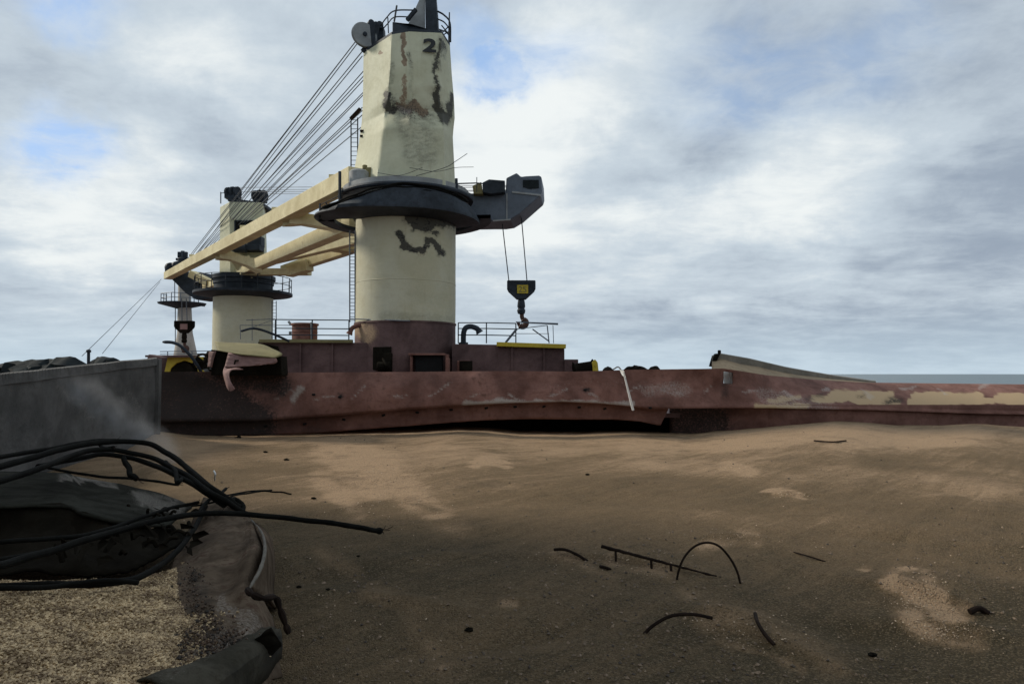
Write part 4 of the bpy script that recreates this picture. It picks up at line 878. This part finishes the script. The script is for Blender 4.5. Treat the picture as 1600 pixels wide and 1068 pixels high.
MB().lathe(db, [(.38, 0), (.40, .02), (.40, .24), (.42, .25), (.40, .26), (.40, .46), (.44, .47), (.44, .53), (.38, .54)], 40).build('drum_body', MAROON2, dr_, smooth=True)
MB().tube([db + Vector((-.43, -.1, .5)), db + Vector((-.50, -.1, .60))], .04, 8).tube([db + Vector((.30, -.36, .55)), db + Vector((.34, -.40, -.0))], .03, 8).box(db + Vector((-.44, -.1, .22)), (.06, .1, .1)).build('drum_fitting', GREYM, dr_, smooth=True)

# clutter right of deckhouse
yt = thing('mooring_winch', at(915, 582, 21.6), 'small yellow ended mooring winch right of the deckhouse', 'winch')
MB().lathe(at(912, 575, 21.6), [(.16, -.32), (.24, -.30), (.18, -.24), (.18, .24), (.24, .30), (.16, .32)], 18, axis=(1, .1, .15)).build('drum', BURNT, yt, smooth=True)
MB().prism([at(x, y, 21.4) for x, y in [(927, 584), (925, 566), (930, 561), (934, 566), (936, 584)]], (0, .3, 0)).build('side_frame', YELLOW, yt, bevel=.02)
lump([(940, 579), (944, 571), (950, 569), (956, 571), (960, 579)], 581, 19.2, .2, 'scrap_lump', BURNT, 'small charred lump on the coaming edge, left one of two', 'scrap', 2)
lump([(972, 579), (980, 570), (992, 567), (1003, 569), (1012, 574), (1020, 569), (1027, 568), (1031, 573), (1032, 579)], 581, 19.2, .25, 'scrap_lump', BURNT, 'wide charred lump with two humps right of the white strut', 'scrap', 7)
tag(MB().tube(crom([at(958, 577, 18.6), at(966, 573, 18.6), at(972, 580, 18.5)], 4), .02, 6).build('bent_wire', GREYM, smooth=True), 'short curl of pale wire at the head of the white strut', 'wire')

# raised hatch cover edge, right
hc = thing('hatch_cover', at(1220, 600, 21), 'displaced tan dusted hatch cover panel rising behind the right part of the coaming', 'hatch cover')
TC = [(1116, 556), (1124, 552), (1170, 560), (1230, 574), (1300, 586), (1365, 595)]
rows = [[], [], [], []]
for i in range(41):
    x = 1112 + 256 * i / 40; ty = interp(x, TC); Y = 21.0 + (x - 1112) / 256 * 2.0
    hgt = interp(x, [(1112, 8), (1160, 11), (1240, 9), (1300, 6), (1365, 3)])
    rows[0].append(at(x, ty, Y + .5)); rows[1].append(at(x, ty + 1, Y)); rows[2].append(at(x + .5, ty + hgt, Y - .02)); rows[3].append(at(x, max(ty + hgt, interp(x, TOPY) + 4), Y - .9 + .1 * mn.noise(Vector((x / 12, 0, 0)))))
m = MB(); m.grid(rows[:3]); m.build('edge_beam', metal('grey_brown_steel', (.17, .15, .12), .35, .5, .8), hc, solid=.03, fix=False)
m = MB(); m.grid([[a.lerp(b, k / 6) + Vector((0, 0, .02 * mn.noise(a * 2 + Vector((k, 0, 0))))) for a, b in zip(rows[2], rows[3])] for k in range(7)]); m.build('dusty_slope', SANDP, hc, smooth=True, solid=.03, fix=False)
MB().prism([at(x, y, 20.95) for x, y in [(1111, 572), (1115, 558), (1120, 552), (1126, 552), (1122, 560), (1117, 573)]], (0, .25, 0)).lathe(at(1124, 552, 21), [(.05, 0), (.05, .08), (.03, .1)], 10).build('end_bracket', BURNT, hc, bevel=.01)

# ------------------------------------------------------------------ foreground left: torn coaming, pale grain, cables
def zY(px, py, z): r = ray(px, py); return r * (z / r.z)
def gp(rows, name, mat, parent=None, solid=.02, nu=8, nvv=8, jitter=.02, amp=2.5, smooth=True):
    R1 = [crom([zY(*p) for p in r], nu) for r in rows]; n = len(R1[0]); C = [crom([R1[i][j] for i in range(len(R1))], nvv) for j in range(n)]
    G_ = [[C[j][i] + Vector((0, 0, 1)) * jitter * (mn.noise(C[j][i] * amp) + .4 * mn.noise(C[j][i] * amp * 4)) for j in range(n)] for i in range(len(C[0]))]
    m = MB(); m.grid(G_); return m.build(name, mat, parent, smooth=smooth, solid=solid, fix=False), G_
# torn hatch edge plate with a rolled right rim
te = thing('torn_coaming_edge', zY(360, 930, -1.6), 'torn grey brown steel edge curling beside the pale grain in the left foreground', 'metal plate')
plate, _ = gp([[(318, 778, -1.30), (345, 785, -1.26), (375, 795, -1.26), (392, 812, -1.30), (396, 830, -1.4)],
          [(285, 850, -1.34), (330, 850, -1.24), (375, 850, -1.22), (400, 850, -1.16), (420, 860, -1.3)],
          [(255, 920, -1.30), (310, 915, -1.24), (355, 915, -1.24), (385, 912, -1.20), (405, 915, -1.34)],
          [(255, 985, -1.27), (310, 975, -1.25), (360, 965, -1.27), (400, 965, -1.30), (425, 970, -1.42)],
          [(250, 1060, -1.25), (310, 1050, -1.26), (360, 1030, -1.32), (400, 1010, -1.36), (432, 1010, -1.46)],
          [(230, 1150, -1.25), (300, 1140, -1.28), (360, 1110, -1.36), (400, 1080, -1.40), (440, 1060, -1.50)]], 'plate', TORN, te, solid=.012, jitter=.03, amp=4)
paint(plate, 'soot_dark', [([(300, 910), (314, 950), (310, 985)], 20, .75), ([(345, 992), (372, 1000)], 12, .8), ([(300, 860), (360, 800)], 30, .35), ([(330, 1000), (380, 990)], 10, .6), ([(255, 1000), (280, 1060)], 20, .7)], warp=16, wscale=3)
paint(plate, 'pale', [([(350, 945), (400, 985), (390, 1000)], 24, .25), ([(310, 1020), (350, 1000)], 26, .3), ([(340, 850), (390, 840)], 20, .12)], warp=10, wscale=3)
rim_pts = crom([zY(393, 812, -1.25), zY(409, 832, -1.17), zY(414, 858, -1.12), (zY(407, 888, -1.12)), zY(396, 908, -1.14), zY(388, 922, -1.16)], 8)
MB().tube(rim_pts, [.006 + .005 * math.sin(i / 40 * 3.14) + .004 * mn.noise(Vector((i * .5, 0, 0))) for i in range(len(rim_pts))], 10).build('rolled_rim', metal('highlight_rim_steel', (.12, .105, .085), .3, .3, .7, scale=6, bump=.01), te, smooth=True)  # rim lighter than the plate: ridge highlight put into its colour
gp([[(396, 815, -1.24), (415, 830, -1.30), (424, 842, -1.5)], [(414, 858, -1.12), (421, 868, -1.28), (428, 880, -1.56)], [(396, 908, -1.15), (414, 915, -1.32), (426, 925, -1.6)], [(390, 922, -1.2), (415, 935, -1.38), (432, 950, -1.62)]], 'outer_flare', TORN, te, jitter=.01)
rp = crom([zY(236, 1100, -1.25), zY(300, 1075, -1.25), zY(345, 1052, -1.26), zY(378, 1032, -1.29), zY(402, 1012, -1.33), zY(420, 998, -1.38)], 8); rows = []
for i, p in enumerate(rp):          # plate edge folded over on itself: a flattened, open-sided roll
    t_ = i / (len(rp) - 1); al = (rp[min(i + 1, len(rp) - 1)] - rp[max(i - 1, 0)]).normalized(); sd = al.cross(Vector((0, 0, 1))).normalized(); w_ = .125 - .06 * t_ + .02 * mn.noise(Vector((t_ * 3, 0, 0))); h_ = .075 - .03 * t_ + .015 * mn.noise(Vector((t_ * 5, 4, 0)))
    rows.append([p - sd * w_ * math.cos(math.pi * q / 11 * 1.12) * (1 + .05 * mn.noise(Vector((t_ * 6, q * .5, 2)))) + Vector((0, 0, h_ * math.sin(math.pi * q / 11 * 1.12) + .012 * mn.noise(Vector((t_ * 9, q * .8, 9))) + .015 - .05 * max(0, q - 9))) for q in range(12)])
m = MB(); m.grid(rows); rl = m.build('rolled_edge', metal('folded_plate_steel', (.040, .036, .026), .4, .4, .9, alt=(.06, .054, .042), rustcol=(.035, .022, .015), scale=4, bump=.012, spec=.06), te, smooth=True, solid=.012, fix=False)
paint(rl, 'pale', [([(262, 1050), (330, 1020)], 18, .14)], warp=8, wscale=3)
paint(rl, 'soot_dark', [([(420, 1000), (436, 1006)], 14, 1.2), ([(360, 1060), (430, 1020)], 14, .8)], warp=5, wscale=3)
gp([[(395, 1000, -1.24), (410, 990, -1.2), (424, 984, -1.18)], [(405, 1010, -1.26), (424, 1002, -1.24), (438, 1000, -1.26)], [(405, 1028, -1.3), (424, 1018, -1.32), (437, 1008, -1.34)]], 'torn_lip', BURNT, te, jitter=.02, amp=6)
tag(MB().tube(crom([zY(386, 920, -1.14), zY(394, 928, -1.13), zY(412, 934, -1.16), zY(430, 933, -1.2), zY(437, 950, -1.26), zY(446, 975, -1.35), zY(451, 989, -1.40)], 5), [.012, .018, .02, .018, .016] * 6 + [.012], 7).build('scrap_bar', RUSTY, smooth=True), 'short crooked rusty bar lying over the curled steel edge', 'scrap bar')
# pale coarse grain
pg, Gd = gp([[(-140, 905, -1.18), (0, 905, -1.22), (100, 908, -1.26), (200, 905, -1.28), (262, 895, -1.30), (290, 880, -1.36)],
             [(-160, 950, -1.10), (0, 950, -1.15), (100, 950, -1.19), (200, 948, -1.21), (270, 940, -1.24), (300, 935, -1.30)],
             [(-180, 1010, -1.10), (0, 1010, -1.13), (100, 1010, -1.17), (200, 1010, -1.19), (262, 1000, -1.21), (296, 998, -1.27)],
             [(-220, 1090, -1.10), (0, 1090, -1.13), (100, 1090, -1.17), (180, 1090, -1.19), (240, 1085, -1.21), (275, 1065, -1.27)],
             [(-300, 1300, -1.10), (-60, 1300, -1.13), (60, 1300, -1.17), (160, 1300, -1.19), (220, 1300, -1.21), (260, 1300, -1.27)]], 'pale_grain', kern_mat('pale_grain_bed', (.30, .21, .10), (.30, .21, .10)), solid=0, jitter=.03, nu=10, nvv=10)
tag(pg, 'coarse pale yellow grain spilled in the lower left corner', 'grain', kind='stuff')
rnd = random.Random(11); pts = []; sz = []
nr, ncl = len(Gd), len(Gd[0])
for _ in range(42000):
    i = rnd.uniform(0, nr - 1.001); j = rnd.uniform(0, ncl - 1.001); i0, j0 = int(i), int(j)
    a = Gd[i0][j0].lerp(Gd[i0][j0 + 1], j - j0); b = Gd[i0 + 1][j0].lerp(Gd[i0 + 1][j0 + 1], j - j0); p = a.lerp(b, i - i0)
    ed = max(0, (j / ncl - .90) / .10); pts.append((p.x + rnd.gauss(0, .01) + ed * abs(rnd.gauss(0, .09)) * (1 + 1.2 * mn.noise(p * 6)), p.y + ed * rnd.gauss(0, .03), p.z + rnd.uniform(-.001, .012) + ed * .03)); sz.append(rnd.choice([.003, .004, .005, .0075]))
kernels('grain_kernels', pts, sz, kern_mat('pale_kernels', (.15, .095, .048), (.64, .48, .28)), 'pale wheat coloured kernels heaped in the lower left corner', seed=5, stretch=1.9)
rnd = random.Random(21); pts = []; sz = []
for _ in range(1500):
    cx_, cy_, w_ = rnd.choice([(308, 925, 14), (312, 950, 13), (322, 985, 20), (360, 998, 14), (300, 900, 10), (285, 1000, 16), (270, 1040, 12), (335, 1005, 22)])
    p = zY(cx_ + rnd.gauss(0, w_), cy_ + rnd.gauss(0, w_ * .9), -1.235 + rnd.uniform(-.01, .015)); pts.append(tuple(p)); sz.append(rnd.choice([.002, .003, .005, .009]))
kernels('char_crumbs', pts, sz, kern_mat('char_crumbs', (.015, .010, .006), (.10, .06, .035)), 'charred crumbs strewn on the torn steel edge beside the pale grain', 'debris', seed=9, stretch=1.2)
# charred plate and beam under the cables
cp = thing('charred_hatch_beam', zY(150, 860, -1.6), 'burnt black box beam with a grey top lying under the cables at left', 'steel beam')
gp([[(-140, 735, -1.02), (82, 738, -1.06), (120, 745, -1.10), (190, 758, -1.14), (260, 775, -1.20), (300, 792, -1.26)], [(-140, 775, -.98), (82, 768, -1.02), (130, 780, -1.06), (190, 792, -1.12), (245, 803, -1.18), (280, 808, -1.24)], [(-140, 800, -.96), (82, 790, -1.0), (130, 803, -1.04), (180, 815, -1.10), (225, 822, -1.16), (262, 822, -1.22)]], 'top_plate', ASH2, cp, jitter=.012, amp=3)
paint([o for o in cp.children if o.name.startswith('top_plate')][0] if cp.children else None, 'pale', [([(215, 778), (275, 798)], 22, .3), ([(90, 745), (180, 758)], 7, .35)], warp=6, wscale=3)
gp([[(-140, 799, -.965), (82, 789, -1.005), (130, 802, -1.045), (180, 814, -1.105), (225, 821, -1.165), (270, 818, -1.225)], [(-140, 840, -1.2), (82, 835, -1.18), (130, 840, -1.2), (180, 845, -1.22), (225, 842, -1.26), (275, 830, -1.3)], [(-140, 905, -1.34), (82, 895, -1.34), (140, 898, -1.34), (200, 892, -1.34), (250, 872, -1.36), (300, 838, -1.38)]], 'burnt_side', BURNT, cp, jitter=.05, amp=5)
m = MB(); r_ = random.Random(5)
for i in range(60):
    px_ = r_.uniform(90, 300); py_ = r_.uniform(820, 882) - (px_ - 90) * .14; a = zY(px_, py_, -1.12 - r_.random() * .1)
    dv_ = Vector((r_.uniform(-1, 1), r_.uniform(-.6, .6), r_.uniform(-.2, .5))).normalized() * r_.uniform(.04, .13)
    if i % 2: m.tube(crom([a, a + dv_ * .5 + Vector((0, 0, .02)), a + dv_], 4), r_.uniform(.006, .016), 6)
    else: m.add([a, a + dv_, a + dv_ + Vector((.03, .02, -.03)), a + Vector((.02, -.02, -.04))], [(0, 1, 2, 3)])
tag(m.build('charred_debris', BURNT, solid=.004), 'charred shreds piled below the black box beam at left', 'debris', kind='stuff')
# a ridge of grain against the beam
# cables
CG = 'black cables sprung from the burnt beam at left'
def cable(pts, r, label, mat=CABLE, name='cable', cat='cable', end=False, grp=CG, ns=12):
    c = crom([zY(*p) for p in pts], ns); m = MB(); r = r * 1.15; rr_ = [r] * len(c)
    c = [p + Vector((1, 0, 1)) * .012 * mn.noise(Vector((i * .11, r * 900 + pts[0][1], 0))) for i, p in enumerate(c)]; rr_ = [q * (1 + .10 * mn.noise(Vector((i * .4, pts[0][1], 1)))) for i, q in enumerate(rr_)]
    if end: rr_[-3:] = [r * 1.25, r * 1.35, r * .9]
    m.tube(c, rr_, 10); o_ = tag(m.build(name, mat, smooth=True), label, cat, grp)
    if r > .012:
        rq = random.Random(int(pts[0][1] * 7 + r * 9999)); dd = (c[-1] - c[-3]).normalized()
        for q in range(5 if end else 3):
            v_ = Vector((rq.uniform(-1, 1), rq.uniform(-1, 1), rq.uniform(-.6, 1))) * .55; e = c[-1] + v_ * r * .7
            MB().tube(crom([e - dd * r, e + (dd + v_) * r * 1.3, e + (dd * 1.5 + v_ * 2.4) * r * 1.4], 4), .0028, 5).build('frayed_strand', RUSTY, o_, smooth=True)
    return o_
cable([(-60, 900, -.92), (60, 866, -1.0), (130, 845, -1.03), (190, 826, -1.06), (250, 812, -1.08), (310, 803, -1.10), (370, 802, -1.13), (430, 806, -1.17), (500, 815, -1.22), (560, 824, -1.28), (597, 829, -1.33)], .019, 'longest black cable running right across the grain to a blunt end', end=True)
cable([(-40, 740, -.75), (60, 712, -.72), (110, 698, -.70), (170, 690, -.70), (225, 692, -.74), (260, 706, -.82), (290, 728, -.92), (330, 762, -1.04), (375, 792, -1.22)], .024, 'outermost black cable arching highest before the grey plate')
cable([(-40, 762, -.78), (60, 733, -.78), (110, 712, -.76), (150, 703, -.76), (200, 706, -.80), (240, 716, -.86), (290, 742, -.96), (340, 776, -1.08), (378, 798, -1.24)], .022, 'second black cable arching just under the highest one')
cable([(-40, 720, -.70), (60, 704, -.72), (110, 695, -.72), (150, 688, -.72), (180, 688, -.74)], .018, 'short black cable end at the crown of the arching bundle')
cable([(60, 728, -.82), (110, 718, -.82), (160, 710, -.84), (210, 716, -.88), (260, 735, -.94), (310, 762, -1.04), (350, 790, -1.16)], .022, 'lowest thick black cable of the arching bundle')
cable([(193, 716, -.88), (200, 730, -.95), (205, 741, -1.0), (214, 748, -1.04)], .024, 'stubby black cable offcut dropping below the arching bundle')
cable([(60, 728, -.95), (110, 738, -1.0), (170, 745, -1.05), (230, 750, -1.12), (280, 756, -1.2)], .012, 'thin black cable running straight below the arching bundle')
cable([(150, 690, -.72), (165, 700, -.76), (178, 698, -.74)], .014, 'tiny black tape tail hanging on top of the arching bundle')
cable([(258, 722, -.9), (272, 735, -.93), (278, 752, -.98), (284, 748, -.98)], .018, 'frayed black clamp lump under the arching bundle', name='cable_clamp', cat='clamp')
cable([(300, 790, -1.16), (340, 782, -1.16), (370, 773, -1.17), (400, 768, -1.2), (430, 768, -1.22), (456, 771, -1.25)], .0075, 'thin forked black wire tip reaching right, the longer of two')
cable([(330, 780, -1.14), (360, 772, -1.15), (395, 766, -1.18), (425, 765, -1.22)], .0065, 'thin forked black wire tip reaching right, the shorter of two')
cable([(310, 800, -1.16), (325, 782, -1.12), (345, 770, -1.12), (352, 764, -1.12)], .013, 'short black cable stub standing up at the knot')
cable([(345, 775, -1.12), (355, 785, -1.16), (365, 780, -1.16), (378, 790, -1.22), (380, 800, -1.26)], .02, 'knotted black cable end hanging at the knot')
cable([(-40, 850, -1.0), (60, 843, -1.04), (130, 836, -1.08), (180, 822, -1.10), (230, 805, -1.12), (270, 792, -1.14), (310, 784, -1.16)], .013, 'thin black cable rising from the left to the knot')
cable([(-40, 880, -1.0), (82, 858, -1.06), (120, 846, -1.08), (170, 838, -1.1)], .010, 'thin grey black cable below the longest one at far left')
cable([(322, 790, -1.2), (300, 830, -1.24), (275, 862, -1.22), (235, 892, -1.18), (190, 908, -1.16), (120, 912, -1.14), (40, 914, -1.12), (-60, 918, -1.1)], .017, 'black cable looping down in front of the burnt beam to the pale grain')
cable([(215, 911, -1.14), (150, 908, -1.12), (80, 915, -1.10), (-40, 920, -1.08)], .012, 'loose black cable tail lying along the top of the pale grain')
cable([(335, 750, -1.2), (336, 742, -1.12), (333, 736, -1.08)], .008, 'thin pale wire stub standing behind the cable knot', mat=WHITE, name='wire_stub', cat='wire', grp=None)

# pale grain flecks kicked up on the dark crust
rnd = random.Random(33); pts = []; sz = []
for cx_, cy_, wx, wy, n_ in [(600, 745, 45, 14, 260), (560, 790, 40, 12, 90), (650, 800, 40, 16, 120), (1150, 838, 25, 6, 120), (1230, 772, 16, 4, 90), (1150, 730, 18, 4, 60), (1435, 930, 26, 18, 420), (1480, 985, 34, 14, 380), (1020, 882, 50, 10, 130), (1180, 985, 60, 18, 260), (900, 872, 30, 6, 70), (700, 900, 260, 90, 160), (1300, 900, 200, 90, 160), (560, 960, 80, 60, 60), (770, 722, 14, 3, 30)]:
    for _ in range(int(n_ * .6)):
        p = G(rnd.gauss(cx_, wx), min(1066, rnd.gauss(cy_, wy)), .002); pts.append(tuple(p)); sz.append(rnd.choice([.002, .0025, .003, .005]) * (1 + p.y * .06))
kernels('pale_flecks', pts, sz, kern_mat('pale_flecks', (.22, .15, .09), (.60, .46, .32)), 'pale grain flecks kicked up over the brown crust', seed=15, stretch=1.6)

# ------------------------------------------------------------------ things half buried in the grain
def buried(pts, r, label, name, cat, mat=RUSTY, ns=8, grp=None):
    c = crom([G(p[0], p[1]) if len(p) == 2 else G(p[0], p[1], p[2]) for p in pts], ns)
    return tag(MB().tube(c, r, 8).build(name, mat, smooth=True), label, cat, grp)
def upright(pts, Yb, r, label, name, cat, mat=RUSTY, ns=8):
    c = crom([at(p[0], p[1], Yb + (p[2] if len(p) > 2 else 0)) for p in pts], ns); return tag(MB().tube(c, r, 8).build(name, mat, smooth=True), label, cat)
g0 = G(1058, 905); upright([(1057, 910), (1060, 893), (1068, 872), (1084, 854), (1104, 847), (1124, 853), (1141, 872), (1152, 893), (1157, 912)], g0.y, .009, 'thin rusty hoop standing upright in the grain at right', 'iron_hoop', 'hoop')
a, b = G(940, 853, .10), G(1120, 900, .02); m = MB()
pp = [a.lerp(b, q / 24) + Vector((0, 0, .006 * mn.noise(Vector((q * .9, 0, 0))))) for q in range(25)]; m.tube(pp, [.016 + .006 * mn.noise(Vector((q * 1.7, 3, 0))) - .0004 * q for q in range(25)], 7)
for q in (.13, .45, .62): c = a.lerp(b, q); m.beam(c, c + Vector((0, -.02, -.09)), .018, .018)
tag(m.build('scrap_bar', RUSTY), 'long straight rusty bar poking out of the grain through the hoop', 'scrap bar')
g0 = G(1008, 988); upright([(1006, 990), (1020, 977), (1042, 964), (1065, 959), (1090, 960), (1113, 965)], g0.y, .011, 'low curved black rod bowed over the grain at lower right', 'bent_rod', 'rod')
buried([(866, 858, .04), (882, 858, .05), (900, 865, .04), (918, 876, .0)], .013, 'short crooked bar left of the long rusty bar', 'scrap_bar', 'scrap bar')
buried([(938, 884, .01), (946, 886, .02), (954, 889, .0)], .012, 'tiny iron chip between the two rusty bars', 'scrap_chip', 'scrap')
buried([(1180, 958, .02), (1184, 972, .04), (1195, 990, .03), (1210, 1007, .0)], .012, 'short black rod slanting out of the pale furrow at lower right', 'bent_rod', 'rod')
buried([(1515, 955, .02), (1530, 950, .03), (1545, 958, .0)], .02, 'dark clod like metal stub at the far right edge of the grain', 'scrap_chip', 'scrap')
buried([(1272, 688, .02), (1300, 690, .03), (1322, 688, .02)], .014, 'thin stick lying on the grain near the right coaming', 'stick', 'stick')
buried([(1240, 862, .0), (1262, 868, .02), (1290, 877, .0)], .007, 'faint thin twig on the grain right of the hoop', 'stick', 'stick')
CHG = 'small dark scraps lying on the grain'
for x, y, r, lb in [(733, 983, .018, 'small dark scrap on the grain at the lower middle'), (372, 683, .05, 'dark scrap close to the foot of the far coaming at left'), (490, 778, .02, 'small dark scrap right of the forked wires'), (467, 916, .014, 'flat dark scrap right of the crooked bar'),
                    (1363, 1022, .016, 'dark scrap in the grain at lower right'), (448, 718, .035, 'wide flat dark scrap behind the cable knot'), (415, 706, .03, 'small scrap nearer the far coaming, behind the flat one'), (512, 920, .010, 'tiny dark scrap beside the flat one'), (918, 741, .02, 'small speck of scrap in the middle of the grain'), (560, 868, .010, 'tiny dark speck below the blunt cable end')]:
    p = G(x, y, .01); m = MB(); r_ = random.Random(x); rows = []
    for i in range(6):
        a_ = math.pi * i / 5; rows.append([p + Vector((math.cos(2 * math.pi * k / 9) * math.sin(a_) * r * 1.7, math.sin(2 * math.pi * k / 9) * math.sin(a_) * r, math.cos(a_) * r * .6)) + Vector((r_.uniform(-1, 1), r_.uniform(-1, 1), r_.uniform(-1, 1))) * r * .35 for k in range(9)])
        rows[-1].append(rows[-1][0])
    m.grid(rows); tag(m.build('scrap_chip', BURNT), lb, 'scrap', CHG)

# ------------------------------------------------------------------ smoke drifting past the left wall
m = MB(); c0 = at(165, 640, 12.2)
m.box(c0, (2.6, .8, 1.9), Matrix.Rotation(R(8), 3, 'Y'))
mv = bpy.data.materials.new('thin_smoke'); mv.use_nodes = True; t = NT(mv.node_tree); t.n.remove(t.n['Principled BSDF'])
pvn = t.new('ShaderNodeVolumePrincipled'); pvn.inputs['Color'].default_value = (.9, .9, .92, 1)
tcn = t.new('ShaderNodeTexCoord'); g_ = t.new('ShaderNodeNewGeometry'); P = g_.outputs['Position']
A0, A1 = at(105, 590, 12.2), at(222, 680, 12.2); dxx = (A1 - A0).normalized()
rel = t.vm('SUBTRACT', P, tuple(A0)); al_ = t.vm('DOT_PRODUCT', rel, tuple(dxx)); perp = t.vm('LENGTH', t.vm('SUBTRACT', rel, t.vm('SCALE', tuple(dxx), scale=al_)))
wob = t.m('MULTIPLY', t.m('SUBTRACT', t.noise(P, 3.5, 5, .6), .5), .45)
den = t.ramp(t.m('ADD', perp, wob), .36, .02); den = t.m('MULTIPLY', den, t.ramp(al_, -.1, .5)); den = t.m('MULTIPLY', den, t.ramp(t.noise(P, 2.2, 5, .6), .3, .65))
t.link(t.m('MULTIPLY', den, .9), pvn.inputs['Density']); t.link(pvn.outputs[0], t.n['Material Output'].inputs['Volume'])
sm = m.build('smoke', mv); tag(sm, 'thin pale smoke drifting before the grey left coaming', 'smoke', kind='stuff')
